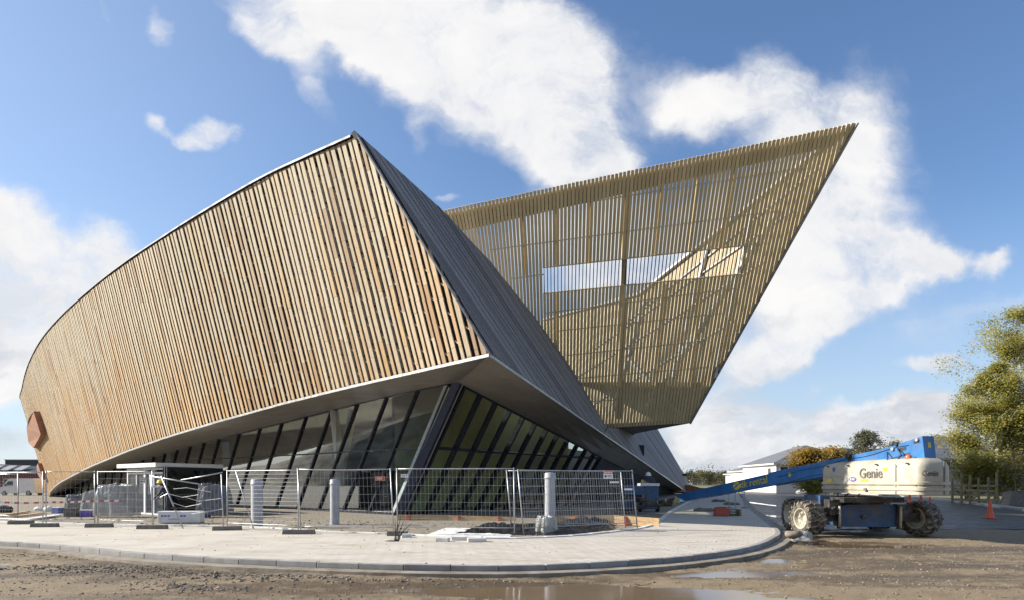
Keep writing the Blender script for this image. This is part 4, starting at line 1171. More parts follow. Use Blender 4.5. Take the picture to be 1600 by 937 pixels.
def skin_body(name, verts, edges, radii, mat, parent, sub=2):
    me = bpy.data.meshes.new(name); me.from_pydata(verts, edges, []); me.materials.append(mat)
    o = bpy.data.objects.new(name, me); COL.objects.link(o); o.parent = parent
    sk = o.modifiers.new('skin', 'SKIN'); sk.use_smooth_shade = True
    if not me.skin_vertices: bpy.context.view_layer.objects.active = o
    for i, r in enumerate(radii):
        me.skin_vertices[0].data[i].radius = (r, r) if not isinstance(r, tuple) else r
    me.skin_vertices[0].data[0].use_root = True
    ss = o.modifiers.new('sub', 'SUBSURF'); ss.levels = sub; ss.render_levels = sub
    return o
def person(loc, rz):
    root = thing('person', 'worker in a yellow helmet and dark clothes bending over behind the white pack', 'person', loc, rz)
    # bending forward (towards -x), arms reaching down
    v = [(0,0,.92),(-.05,0,1.05),(-.13,0,1.22),(-.22,0,1.36),(-.29,0,1.42),(-.33,0,1.47),(-.36,0,1.55),
         (-.20,.19,1.34),(-.34,.24,1.10),(-.50,.20,.92),(-.57,.17,.86),
         (-.20,-.19,1.34),(-.32,-.24,1.08),(-.50,-.19,.95),(-.58,-.16,.90),
         (.02,.11,.86),(-.08,.13,.48),(.03,.14,.09),(-.12,.15,.035),
         (.02,-.11,.86),(-.02,-.13,.48),(.10,-.14,.09),(-.05,-.15,.035)]
    e = [(0,1),(1,2),(2,3),(3,4),(4,5),(5,6),(3,7),(7,8),(8,9),(9,10),(3,11),(11,12),(12,13),(13,14),(0,15),(15,16),(16,17),(17,18),(0,19),(19,20),(20,21),(21,22)]
    r = [.15,.145,.16,.145,.07,.075,.095,.07,.055,.042,.03,.07,.055,.042,.03,.10,.07,.055,.045,.10,.07,.055,.045]
    if not bpy.data.meshes: pass
    o = bpy.data.objects.new('body', bpy.data.meshes.new('body')); me = o.data; me.from_pydata(v, e, []); COL.objects.link(o); o.parent = root
    me.materials.append(M['jacket'])
    m1 = o.modifiers.new('skin', 'SKIN'); m1.use_smooth_shade = True
    if len(me.skin_vertices) == 0:
        bm = bmesh.new(); bm.from_mesh(me); bm.verts.layers.skin.verify(); bm.to_mesh(me); bm.free()
    for i, rr in enumerate(r): me.skin_vertices[0].data[i].radius = (rr, rr)
    me.skin_vertices[0].data[0].use_root = True
    s2 = o.modifiers.new('sub', 'SUBSURF'); s2.levels = 2; s2.render_levels = 2
    MB().ball((-.37,0,1.56), .098, 14, 10, sq=(1.05,.85,1.15)).build('face', M['skin'], root, smooth=True)
    mb = MB(); mb.lathe((-.375,0,1.60), [(.165,-.01),(.160,.0),(.132,.012),(.128,.06),(.10,.105),(.05,.13),(0,.135)], 18); mb.build('helmet', M['yellow'], root, smooth=True)
    for s_ in (1, -1):
        mb = MB(); hx = V((-.575, .165*s_, .865))
        mb.ball(hx, .04, 8, 6, sq=(1.2,.6,1.0))
        for k in range(4):
            b0 = hx + V((-.035, (-.024+.016*k), -.015)); mb.tube([b0, b0 + V((-.035,0,-.02)), b0 + V((-.045,0,-.05))], [.0095,.009,.007], 6)
        mb.tube([hx + V((0,-.03*s_,.01)), hx + V((-.03,-.05*s_,-.015)), hx + V((-.05,-.045*s_,-.035))], [.011,.01,.008], 6)
        mb.build('hand', M['skin'], root, smooth=True)
    mb = MB()
    for s_ in (1, -1): mb.ball((-.06 + (.05 if s_ < 0 else -.02), .145*s_, .045), .06, 8, 6, sq=(2.1,.8,.75))
    mb.build('boots', M['black'], root, smooth=True)
person(G(262, 808, -.03) + V((0,.1,0)), R(5))

# ---------------------------------------------------------------- boom lift
def text(name, body, size, mat, parent, loc, ex, uy, extrude=.004, offset=0.0, shear=0.0):
    """solid lettering: ex = reading direction, uy = up"""
    cu = bpy.data.curves.new(name, 'FONT'); cu.body = body; cu.size = size; cu.extrude = extrude; cu.offset = offset; cu.shear = shear
    cu.align_x = 'CENTER'; cu.align_y = 'CENTER'
    o = bpy.data.objects.new(name, cu); COL.objects.link(o); dg = bpy.context.evaluated_depsgraph_get()
    me = bpy.data.meshes.new_from_object(o.evaluated_get(dg)); COL.objects.unlink(o); bpy.data.objects.remove(o)
    me.materials.clear(); me.materials.append(mat)
    ob = bpy.data.objects.new(name, me); COL.objects.link(ob)
    ex, uy = V(ex).normalized(), V(uy).normalized(); ez = ex.cross(uy).normalized(); uy = ez.cross(ex)
    ob.matrix_world = Matrix(((ex.x, uy.x, ez.x, loc[0]), (ex.y, uy.y, ez.y, loc[1]), (ex.z, uy.z, ez.z, loc[2]), (0,0,0,1)))
    ob.parent = parent
    return ob
base = G(1345, 836, RZ); base.y = 23.0; base.x = 11.3; base.z = RZ
gl = thing('boom_lift', 'mud splashed blue and grey boom lift with four big tyres and lowered boom', 'boom lift', base)
b0 = V((base.x, base.y, base.z))
def W(p): return V(p) - b0
def tyre(c, rad, wid, rz, name='wheel'):
    M3 = Matrix.Rotation(rz, 3, 'Z')
    root_ = bpy.data.objects.new(name, None); COL.objects.link(root_); root_.parent = gl; root_.location = W(c); root_.rotation_euler = (0,0,rz)
    mb = MB(); w = wid/2
    mb.lathe((0,0,0), [(rad*.56,-w*.82),(rad*.62,-w*.95),(rad*.86,-w),(rad*.95,-w*.86),(rad*.965,-w*.4),(rad*.97,0),(rad*.965,w*.4),(rad*.95,w*.86),(rad*.86,w),(rad*.62,w*.95),(rad*.56,w*.82)], 40, 'x', .45)
    nt = 17
    for k in range(nt*2):
        s_ = 1 if k % 2 else -1; a = 2*math.pi*k/(nt*2)
        def pt(r_, x_, da): return V((x_, r_*math.cos(a+da), r_*math.sin(a+da)))
        da = .055; tilt = .16*s_
        q0 = [pt(rad*.93, s_*w*1.03, -da), pt(rad*.93, s_*w*1.03, da), pt(rad*.93, s_*w*.02, da*.8+tilt), pt(rad*.93, s_*w*.02, -da*.8+tilt)]
        q1 = [pt(rad*.995, s_*w*1.0, -da*.75), pt(rad*.995, s_*w*1.0, da*.75), pt(rad*1.035, s_*w*.02, da*.6+tilt), pt(rad*1.035, s_*w*.02, -da*.6+tilt)]
        mb.hexa(q0, q1, 1.0)
        q2 = [pt(rad*.84, s_*w*1.0, -da), pt(rad*.84, s_*w*1.0, da), pt(rad*.94, s_*w*.9, da), pt(rad*.94, s_*w*.9, -da)]
        q3 = [p_ + V((s_*.03,0,0)) for p_ in q2]; mb.hexa(q2, q3, .9)
    mb.build('tyre', M['tyre'], root_)
    mb = MB(); mb.lathe((0,0,0), [(0,-w*.35),(rad*.16,-w*.35),(rad*.2,-w*.25),(rad*.3,-w*.5),(rad*.46,-w*.55),(rad*.54,-w*.9),(rad*.60,-w*.93),(rad*.58,-w*.7),(rad*.58,w*.7),(rad*.60,w*.93),(rad*.54,w*.9),(rad*.4,w*.3),(0,w*.25)], 28, 'x')
    for k in range(8):
        a = 2*math.pi*k/8; mb.tube([V((-w*.56, rad*.38*math.cos(a), rad*.38*math.sin(a))), V((-w*.64, rad*.38*math.cos(a), rad*.38*math.sin(a)))], .022, 6)
    mb.build('rim', M['cowl'], root_, smooth=False)
TR = .56
nl, nr, rl, rr_ = V((9.52, 22.0, RZ+TR)), V((13.22, 22.1, RZ+TR)), V((10.3, 24.9, RZ+TR)), V((13.4, 25.0, RZ+TR))
tyre(nl, TR, .60, R(13)); tyre(nr, TR, .66, R(28)); tyre(rl, TR, .56, R(0)); tyre(rr_, TR, .60, R(4))
# chassis
mb = MB()
cz = RZ + .66
mb.prism([W((10.55,21.9,cz-.36)), W((12.3,21.9,cz-.36)), W((12.42,21.9,cz+.28)), W((12.1,21.9,cz+.34)), W((10.75,21.9,cz+.34)), W((10.42,21.9,cz+.28))], V((0,3.2,0)))
mb.prism([W((10.15,22.5,cz-.05)), W((10.55,22.5,cz-.05)), W((10.55,22.5,cz+.62)), W((10.15,22.5,cz+.62))], V((0,1.2,0)))
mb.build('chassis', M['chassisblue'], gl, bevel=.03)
mb = MB()
for y, xa in ((22.05, 9.75), (24.9, 10.5)): mb.bar(W((xa,y,cz-.06)), W((13.1,y,cz-.06)), .24, .26)
for x in (10.45, 12.35):
    mb.bar(W((x, 21.82, cz-.42)), W((x, 21.82, cz+.36)), .10, .09, V((0,-1,0)))
mb.tube([W((12.45,21.9,cz+.05)), W((12.8,21.9,cz+.3)), W((13.1,21.95,cz+.05))], .05, 8); mb.tube([W((10.4,21.95,cz+.2)), W((10.15,21.9,cz+.1)), W((9.95,22,cz-.1))], .03, 8)
mb.box(W((10.32,21.98,cz+.26)), (.38,.4,.5)); mb.box(W((12.62,22.1,cz+.15)), (.4,.4,.4))
mb.lathe(W((11.4,22.9,cz+.34)), [(1.0,0),(1.0,.22),(.9,.24),(0,.24)], 28)
mb.box(W((11.4,22.6,cz+.5)), (1.9,2.2,.16))
for k in range(7): mb.ball(W((10.32+rnd.uniform(-.18,.18), 21.76, cz+.26+rnd.uniform(-.25,.25))), .06, 7, 5)
mb.tube([W((11.25,21.87,cz-.05)), W((11.25,21.8,cz-.05))], .07, 10)
mb.build('axle_gear', M['iron'], gl, bevel=.0)
for x in (10.43, 12.37):
    mb = MB(); mb.tube([W((x, 21.74, cz-.36)), W((x, 21.72, cz+.0)), W((x, 21.74, cz+.30))], .042, 8); mb.build('steering_rod', M['cowl'], gl, smooth=True)
# cowl: long side faces the sun, short end faces the camera
s0, s1, s2 = P(1281, 770, 24.0), P(1437, 772, 19.4), P(1490, 771, 19.55)
zb0, zt0 = 1.23, 2.30
for q in (s0, s1, s2): q.z = 0
sd = (s1 - s0).normalized(); sn = V((sd.y, -sd.x, 0)); sn = sn if sn.x < 0 else -sn
s3 = s2 + (s0 - s1)
ww = (s2 - s1); 
prof = [(0,zb0),(0.0,zb0+.10),(-.035,zb0+.12),(-.035,zb0+.2),(0,zb0+.22),(0,zb0+.27),(-.03,zb0+.29),(-.03,zb0+.36),(0.0,zb0+.38),(.0,zb0+.80),(.05,zt0-.14),(.16,zt0-.03),(.30,zt0)]
def ring(inset, z, rc=.30):
    """rounded rectangle outline of the cowl at height z"""
    c = [s0, s1, s2, s3]; out = []
    ctr = (s0+s2)/2
    for i in range(4):
        p, a_, b_ = c[i], c[i-1], c[(i+1) % 4]
        ua, ub = (a_-p).normalized(), (b_-p).normalized()
        q = p + (ua+ub)*inset
        for k in range(6):
            t = k/5; r0, r1 = q + ua*rc, q + ub*rc
            out.append(((r0*(1-t)**2) + q*(2*t*(1-t)) + r1*t*t))
    out.append(out[0].copy())
    return [W((p.x, p.y, z)) for p in out]
mb = MB(); rows = [ring(i_, z) for i_, z in prof]; mb.grid(rows)
top_ = rows[-1]; ctr = sum(top_[:-1], V((0,0,0)))/(len(top_)-1) + V((0,0,.03))
mb.grid([top_, [ctr]*len(top_)]); bot_ = rows[0]; ctb = sum(bot_[:-1], V((0,0,0)))/(len(bot_)-1); mb.grid([[ctb]*len(bot_), bot_])
cowl = mb.build('cowl', M['cowl'], gl, smooth=True)
em = cowl.modifiers.new('edges', 'EDGE_SPLIT'); em.split_angle = R(50)
def side(f, z, o=.012): p = s0.lerp(s1, f) + sn*o; return W((p.x, p.y, z))
en = V((0,-1,0)); ed = (s2-s1).normalized(); en = V((ed.y,-ed.x,0)); en = en if en.y < 0 else -en
def end(f, z, o=.012): p = s1.lerp(s2, f) + en*o; return W((p.x, p.y, z))
text('maker_lettering', 'Genie', .44, M['cowldark'], cowl, side(.565, 1.86), sd, (0,0,1), .012, .004)
text('maker_lettering', 'Genie', .22, M['cowldark'], cowl, end(.30, 1.84), ed, (0,0,1), .010, .002)
mb = MB(); mb.bar(side(.80, zb0), side(.80, zt0-.16), .025, .012, sn); mb.bar(end(.72, zb0), end(.72, zt0-.1), .04, .02, en)
for f0, f1, z in ((.04,.78,zb0+.27),(.82,.97,zb0+.27),(.82,.97,zb0+.14),(.04,.47,zb0+.14)): mb.bar(side(f0, z, .004), side(f1, z, .004), .02, .012, V((0,0,1)))
mb.box(side(.52, zb0+.13), (.10,.14,.09)); mb.bar(end(.05, zb0+.27, .006), end(.68, zb0+.27, .006), .02, .012)
mb.build('panel_joint', M['cowldark'], cowl)
def oval(c, w, h, n_, d_, mat, name):
    mb = MB(); pts = [c + d_*(math.cos(2*math.pi*k/20)*w/2) + V((0,0,math.sin(2*math.pi*k/20)*h/2)) for k in range(20)]
    mb.prism(pts, n_*.006); return mb.build(name, mat, cowl)
oval(side(.38, 1.69), .34, .15, sn, sd, M['purple'], 'purple_sticker')
mb = MB()
for k in range(3): mb.bar(side(.38, 1.69, .022) + sd*(-.08+.08*k) + V((0,0,-.035)), side(.38, 1.69, .022) + sd*(-.08+.08*k) + V((0,0,.035)), .03, .004, sn)
mb.build('sticker_print', M['white'], cowl)
oval(side(.17, 2.02), .15, .15, sn, sd, M['bluepack'], 'blue_sticker')
for f in (.12, .50): mb = MB(); mb.bar(side(f-.035, 1.64, .012), side(f+.035, 1.64, .012), .11, .006, sn); mb.build('yellow_label', M['ylabel'], cowl)
# right hand cowl hidden behind, boom, beacon
be0, be1 = P(1452, 697, 20.0), P(1062, 778, 34.0)       # near (upper) end, far (lower) end of the boom axis
bd = (be1 - be0).normalized(); bs = V((-bd.y, bd.x, 0)).normalized(); bs = bs if bs.x < 0 else -bs
bu = bd.cross(bs).normalized(); bu = bu if bu.z > 0 else -bu
Lb = (be1 - be0).length
def BMP(t, s_, u_): return W(be0 + bd*t + bs*s_ + bu*u_)
mb = MB(); hw = .21
def boomsec(t0, t1, u0a, u1a, u0b, u1b, w): mb.hexa([BMP(t0,-w,u0a), BMP(t0,w,u0a), BMP(t0,w,u1a), BMP(t0,-w,u1a)], [BMP(t1,-w,u0b), BMP(t1,w,u0b), BMP(t1,w,u1b), BMP(t1,-w,u1b)])
boomsec(1.3, 7.2, -.34, .20, -.27, .25, hw)
boomsec(.0, 1.3, -.34, .32, -.34, .20, hw+.001)
boom = mb.build('boom', M['blue'], gl, bevel=.012)
mb = MB(); boomsec(7.2, Lb, -.24, .215, -.20, .20, hw-.035); mb.build('inner_boom', M['blue'], boom, bevel=.01)
def boom_t(px): return min((abs(proj(be0 + bd*(Lb*k/400) + bs*.2)[0]-px), Lb*k/400) for k in range(401))[1]
o = text('hire_lettering', 'dk rental', .44, M['ylabel'], boom, BMP(boom_t(1177), hw-.02, .0), -bd, bu, .006, .0)
for v_ in o.data.vertices: v_.co.x *= 1.18
mb = MB(); cc = BMP(boom_t(1151), hw-.022, .0)
mb.prism([cc + (-bd)*(math.cos(2*math.pi*k/24)*.27) + bu*(math.sin(2*math.pi*k/24)*.17) for k in range(24)], bs*.006); mb.build('round_logo', M['ylabel'], boom)
mb = MB(); mb.bar(cc + bs*.009 + bd*.26 - bu*.10, cc + bs*.009 - bd*.24 + bu*.10, .05, .003, bs); mb.bar(cc + bs*.009 + bd*.06 + bu*.10, cc + bs*.009 - bd*.01 - bu*.0, .04, .003, bs); mb.build('logo_slash', M['blue'], boom)
mb = MB()
for t_, u_, w_, h_ in ((.22,.18,.10,.08),(.75,.06,.14,.10),(.62,-.14,.12,.07),(.85,-.12,.04,.04)): mb.bar(BMP(t_-w_, hw+.004, u_), BMP(t_+w_, hw+.004, u_), h_, .01, bs)
mb.tube([BMP(.95, hw, .24), BMP(.95, hw+.05, .24)], .06, 10)
mb.build('boom_slot', M['dark'], boom)
mb = MB(); mb.bar(BMP(-.008,-.05,.05), BMP(-.008,.05,.05), .16, .012, -bd); mb.bar(BMP(5.9,hw+.006,.0), BMP(6.05,hw+.006,.0), .13, .008, bs); mb.build('yellow_label', M['ylabel'], boom)
mb = MB(); mb.tube([side(.28, zt0-.04, -.25), side(.28, zt0+.13, -.25)], .085, 10); mb.tube([side(.28, zt0+.13, -.25), side(.28, zt0+.16, -.13)], .10, 10); mb.build('exhaust', M['black'], gl)
mb = MB(); mb.lathe(side(.83, zt0-.02, -.3), [(.10,0),(.10,.05),(.08,.1),(.05,.13),(0,.14)], 14); mb.build('beacon', M['lamp'], gl, smooth=True)
# hoses, hinge pins, lift ram and warning labels
mb = MB()
for k, (s_, u_) in enumerate(((.225,.13),(.225,-.16))):
    mb.tube([BMP(.5 + j*(6.2/14), s_, u_ - .10*(j/14) + .03*math.sin(j*1.3+k)) for j in range(15)], .008, 5)
mb.tube([BMP(.9,.24,.1), BMP(.6,.42,-.15), BMP(1.0,.40,-.42), BMP(1.6,.25,-.5)], .022, 6); mb.tube([BMP(1.3,.24,.05), BMP(1.1,.45,-.2), BMP(1.5,.42,-.45)], .02, 6)
mb.tube([side(.30, zb0-.02, -.1), side(.22, zb0-.25, -.0), side(.33, zb0-.42, -.2)], .03, 6); mb.tube([side(.42, zb0-.02, -.1), side(.36, zb0-.3, .05), side(.46, zb0-.45, -.2)], .025, 6)
mb.build('hydraulic_hose', M['black'], boom, smooth=True)
mb = MB()
for t_, u_ in ((.18,.24),(.5,-.22),(1.1,.12)): mb.tube([BMP(t_, hw-.02, u_), BMP(t_, hw+.05, u_)], .055, 12)
mb.build('hinge_pin', M['steel'], boom)
mb = MB(); mb.tube([BMP(1.2,0,-.45), BMP(3.4,0,-.62)], .075, 12); mb.tube([BMP(3.4,0,-.62), BMP(4.6,0,-.40)], .045, 12); mb.build('lift_ram', M['iron'], boom, smooth=True)
for f, z in ((.70,1.98),(.90,1.62),(.27,1.52)):
    mb = MB(); mb.bar(side(f-.02, z, .01), side(f+.02, z, .01), .10, .006, sn); mb.build('warning_label', M['ylabel'] if f < .8 else M['white'], cowl)
mb = MB(); mb.bar(side(.06, zb0+.58, .006), side(.30, zb0+.58, .006), .04, .006, V((0,0,1))); mb.build('side_stripe', M['white'], cowl)
mb = MB()
for f in (.10,.33,.62,.90): mb.box(side(f, zt0-.16, .02), (.05,.09,.04))
mb.build('latch', M['iron'], cowl)
# jib and basket under the overhang
je = W(be1); mb = MB()
mb.bar(je + V((0,-.3,-.05)), je + V((-.9,.7,-.28)), .2, .3); mb.bar(je + V((-.9,.7,-.28)), je + V((-2.0,1.0,-.10)), .16, .2); mb.bar(je + V((-.3,.3,-.32)), je + V((-2.0,.8,-.42)), .14, .14)
mb.build('jib', M['iron'], gl, bevel=.01)
bk = je + V((-2.3, 1.0, -.55))
mb = MB()
for z in (0, .55, 1.1):
    q = [bk + V((x, y, z)) for x, y in ((-.75,-.4),(.75,-.4),(.75,.4),(-.75,.4))]
    for i in range(4): mb.tube([q[i], q[(i+1) % 4]], .024, 6)
for x, y in ((-.75,-.4),(.75,-.4),(.75,.4),(-.75,.4),(0,-.4)): mb.tube([bk + V((x,y,0)), bk + V((x,y,1.1))], .024, 6)
mb.box(bk + V((0,0,.0)), (1.5,.8,.05)); mb.build('basket', M['iron'], gl)
mb = MB(); mb.box(bk + V((.1,-.42,.95)), (.95,.25,.45)); mb.build('control_box', M['shadeblue'], gl, bevel=.02)
# portable silo/mixer standing in the shade under the overhang
p = P(1013, 789, 37.5); p.z = -.05
mx = thing('site_mixer', 'blue machine with white band and dark domed top in the shade under the overhang', 'machine', p)
mb = MB(); mb.box((0,0,.42), (.8,1.0,.5)); mb.prism([V((-.42,-.5,.65)), V((.42,-.5,.65)), V((.44,-.5,1.42)), V((-.44,-.5,1.42))], V((0,1.0,0))); mb.build('body', M['shadeblue'], mx, bevel=.03)
mb = MB(); mb.box((0,0,1.50), (1.02,1.1,.15)); mb.build('band', M['white'], mx, bevel=.02)
mb = MB(); mb.lathe((0,0,1.59), [(.42,0),(.38,.16),(.28,.30),(.12,.38)], 18); mb.build('dome', M['dark'], mx, smooth=True)
mb = MB(); mb.lathe((0,0,1.98), [(.16,0),(.14,.12),(.08,.2),(0,.22)], 14); mb.build('cap', M['white'], mx, smooth=True)
for sx in (-.5, .5):
    mb = MB(); mb.lathe((sx*.95,-.1,.24), [(0,-.08),(.24,-.08),(.27,0),(.24,.08),(0,.08)], 18, 'x'); mb.build('wheel', M['black'], mx, smooth=True)
p = P(978, 787, 36); p.z = -.05
o = thing('blue_tank', 'low pale blue tank left of the domed machine in the shade', 'tank', p); MB().box((0,0,.42), (.8,.7,.6)).build('body', M['shadeblue'], o, bevel=.06); MB().lathe((0,0,.82), [(.2,0),(.2,.08),(0,.09)], 14).build('lid', M['black'], o)
# ---------------------------------------------------------------- cones
def cone_proto(p, lab):
    root = thing('traffic_cone', lab, 'traffic cone', p, R(8), 'orange traffic cones')
    MB().box((0,0,.02), (.44,.44,.04)).build('base', M['orange'], root, bevel=.01)
    mb = MB(); mb.lathe((0,0,.04), [(.19,0),(.17,.03),(.035,.84),(.02,.86),(0,.86)], 24); mb.build('body', M['orange'], root, smooth=True)
    return root
c0 = cone_proto(G(1547, 809, RZ+.0), 'orange traffic cone standing alone right of the boom lift')
for px, py, lab in ((1453,800,'orange cone half hidden behind the right tyre'), (1439,791,'orange cone just above the right tyre, second behind'), (1421,786.5,'orange cone under the cowl, farthest of the row')): dup(c0, G(px, py, RZ), .3, lab)
# ---------------------------------------------------------------- pallet with red crate, stands on the paving
p = G(1133, 804.5); root = thing('pallet', 'low stack of grey slats on the shaded paving', 'pallet', p, R(-6))
mb = MB()
for k in range(3):
    for y in (-.35,-.12,.12,.35): mb.box((.1,y,.06+.11*k), (1.15,.16,.03))
    for x in (-.4,.1,.6): mb.box((x,0,.015+.11*k+(.0)), (.09,.85,.06))
mb.build('slats', M['fence_wood'], root)
root = thing('red_crate', 'orange red box standing at the left end of the slat stack', 'crate', p + V((-.42,-.5,0)), R(-6))
MB().box((.08,0,.2), (.62,.5,.38)).build('body', M['red'], root, bevel=.03); MB().box((.08,0,.40), (.5,.06,.04)).build('handle', M['black'], root)
for px, py, lab in ((1100,798,'small dark rubble pile left of the red crate'),(1143,788,'dark flat pile behind the red crate on the paving'),(1123,783,'thin dark pile farther along the paving')):
    o = MB().ball((0,0,.05), .5, 12, 6, sq=(1.2,.8,.28)).build('rubble_pile', M['foot'])
    for v in o.data.vertices: v.co += V((0,0,noise.noise(v.co*5)*.12))
    o.location = G(px, py); tag(o, lab, 'rubble', 'rubble piles on the paving')
st0 = None
for px, py, lab in ((1139,793,'thin steel stand left of the pair on the shaded paving'),(1149,795,'thin steel stand in the middle of the shaded paving'),(1163,793,'thin steel stand nearest the kerb of the shaded paving')):
    p = G(px, py)
    if st0 is None:
        st0 = thing('steel_stand', lab, 'stand', p, 0, 'thin steel stands on the shaded paving')
        mb = MB(); mb.tube([V((0,0,0)), V((0,0,1.0))], .028, 8); mb.build('pole', M['steel'], st0); mb = MB(); mb.box((0,0,.02), (.3,.3,.04)); mb.build('base', M['iron'], st0)
    else: dup(st0, p, .2, lab)
# ---------------------------------------------------------------- vehicles
def van(p, rz):
    root = thing('white_van', 'white delivery van with sloping nose parked left of the hall', 'van', p, rz)
    prof = [(-2.3,.35),(-2.3,1.0),(-2.22,2.02),(-2.05,2.12),(.9,2.12),(1.2,2.02),(1.95,1.15),(2.55,.92),(2.68,.75),(2.68,.35)]
    mb = MB(); mb.prism([V((x,-.95,z)) for x, z in prof], V((0,1.9,0))); mb.build('body', M['vanwhite'], root, bevel=.09, segs=3)
    for s_ in (-1, 1):
        mb = MB(); mb.prism([V((.55,s_*.955,1.28)), V((1.62,s_*.955,1.28)), V((1.15,s_*.955,1.80)), V((.55,s_*.955,1.80))], V((0,s_*.006,0))); mb.build('side_window', M['window'], root)
        MB().box((2.62,s_*.68,.86), (.14,.34,.18)).build('headlight', M['chrome'], root, bevel=.03)
        MB().box((1.5,s_*1.05,1.33), (.12,.16,.22)).build('mirror', M['black'], root, bevel=.02)
    a = V((1.235,-.84,1.985)); b_ = V((1.955,-.84,1.165)); nn = V((.75,0,.66))*.012
    MB().prism([a+nn, b_+nn, b_+V((0,1.68,0))+nn, a+V((0,1.68,0))+nn], nn).build('windscreen', M['window'], root)
    MB().box((2.62,0,.42), (.22,1.86,.22)).build('bumper', M['black'], root, bevel=.04)
    mb = MB(); mb.box((.1,-.958,.62), (4.4,.012,.10)); mb.build('side_strip', M['black'], root)
    for x in (-1.45, 1.75):
        for s_ in (-.86, .86):
            w = bpy.data.objects.new('wheel', None); COL.objects.link(w); w.parent = root; w.location = (x, s_, .34)
            mb = MB(); mb.lathe((0,0,0), [(.2,-.11),(.32,-.11),(.34,-.06),(.34,.06),(.32,.11),(.2,.11)], 22, 'y'); mb.build('tyre', M['black'], w, smooth=True)
            mb = MB(); mb.lathe((0,0,0), [(0,-.09),(.1,-.10),(.2,-.105),(.2,.105),(0,.09)], 18, 'y'); mb.build('rim', M['steel'], w)
q = P(37, 775, 83); q.z = -.1
van(q, R(174))
def car(p, rz):
    root = thing('blue_car', 'small bright blue car parked at the far side of the street', 'car', p, rz)
    low = [(-2.0,.30),(-2.05,.75),(-1.8,.92),(1.0,.95),(1.85,.82),(2.05,.6),(2.0,.30)]; mb = MB(); mb.prism([V((x,-.85,z)) for x, z in low], V((0,1.7,0))); mb.build('body', M['carblue'], root, bevel=.08, segs=3)
    cab = [(-1.75,.9),(-1.35,1.42),(.05,1.46),(.95,.93)]; mb = MB(); mb.prism([V((x,-.72,z)) for x, z in cab], V((0,1.44,0))); mb.build('cabin', M['carblue'], root, bevel=.06)
    mb = MB(); mb.prism([V((.12,-.64,1.42)), V((.90,-.64,.98)), V((.90,.64,.98)), V((.12,.64,1.42))], V((.02,0,.03))); mb.build('windscreen', M['window'], root)
    for s_ in (-1, 1):
        mb = MB(); mb.prism([V((-1.5,s_*.735,.98)), V((.72,s_*.735,.98)), V((.02,s_*.735,1.38)), V((-1.25,s_*.735,1.36))], V((0,s_*.008,0))); mb.build('side_window', M['window'], root)
        MB().box((1.95,s_*.6,.68), (.14,.34,.14)).build('headlight', M['chrome'], root, bevel=.03)
    MB().box((2.0,0,.42), (.12,1.5,.18)).build('bumper', M['black'], root)
    for x in (-1.25, 1.3):
        for s_ in (-.78, .78): mb = MB(); mb.lathe((x,s_,.3), [(0,-.1),(.26,-.1),(.3,0),(.26,.1),(0,.1)], 18, 'y'); mb.build('wheel', M['black'], root, smooth=True)
q = G(1238, 767.5, RZ); car(V((q.x*.93, q.y*.93, RZ)), R(-60))
# ---------------------------------------------------------------- houses
def hip_house(name, lab, p, rz, w, d, h, rh, mat, wins, over=.6, cat='building', roofm='roof', bands=True, ridge=.5):
    root = thing(name, lab, cat, p, rz)
    MB().box((0,d/2,h/2), (w,d,h)).build('walls', M[mat], root)
    mb = MB(); a, b, c, e = V((-w/2-over,-over,h)), V((w/2+over,-over,h)), V((w/2+over,d+over,h)), V((-w/2-over,d+over,h))
    L = min(w, d)/2*ridge*2
    if w >= d: r0, r1 = V((-w/2+L*.98,d/2,h+rh)), V((w/2-L*.98,d/2,h+rh)); fs = [(0,1,5,4),(1,2,5),(2,3,4,5),(3,0,4)]
    else: r0, r1 = V((0,L*.98,h+rh)), V((0,d-L*.98,h+rh)); fs = [(0,1,4),(1,2,5,4),(2,3,5),(3,0,4,5)]
    mb.add([a, b, c, e, r0, r1], fs + [(3,2,1,0)]); mb.build('roof', M[roofm], root)
    mb = MB(); mb.box((0,d/2,h+.02-.13), (w+over*2-.05,d+over*2-.05,.22)); mb.build('fascia', M['house' if mat == 'house' else 'housegrey'], root)
    if bands: MB().box((0,d/2,h-1.25), (w+.03,d+.03,1.75)).build('window_band', M['housegrey'], root)
    for (x, z, ww, hh) in wins:
        f = MB().box((x,-.03,z), (ww,.10,hh)).build('window', M['whitemetal'], root)
        MB().box((x,-.09,z), (ww-.16,.03,hh-.16)).build('pane', M['window'], f)
    for (y, z, ww, hh) in ((3,h-1.3,1.4,1.3),):
        f = MB().box((-w/2-.03,y,z), (.10,ww,hh)).build('window', M['whitemetal'], root); MB().box((-w/2-.09,y,z), (.03,ww-.16,hh-.16)).build('pane', M['window'], f)
    return root
# big white pavilion building and its smaller wings along the street
c = P(1212, 762, 105); c.z = -.1
hip_house('pavilion', 'white rendered pavilion with grey hipped roof behind the yellow shrubs', c + V((7.2,0,0)), R(-3), 14, 18, 4.6, 3.1, 'house', [(-5.6,3.3,1.7,1.5),(-3.6,3.3,1.7,1.5),(-1.5,3.3,1.7,1.5),(.6,3.3,1.7,1.5),(2.8,3.3,1.7,1.5)], bands=False)
c = P(1179, 762, 135); c.z = -.1
hip_house('low_wing', 'lower white wing with grey roof left of the big pavilion', c + V((4.5,0,0)), R(-3), 11, 14, 4.0, 2.0, 'house', [(-4,2.8,1.5,1.4),(-1.5,2.8,1.5,1.4)], bands=False)
c = P(1157, 761, 170); c.z = -.1
hip_house('low_wing', 'farthest small white wing at the end of the street', c + V((4,0,0)), R(-3), 9, 12, 3.8, 1.6, 'house', [(-3,2.6,1.5,1.4),(0,2.6,1.5,1.4)], bands=False)
c = P(1400, 762, 100); c.z = -.1
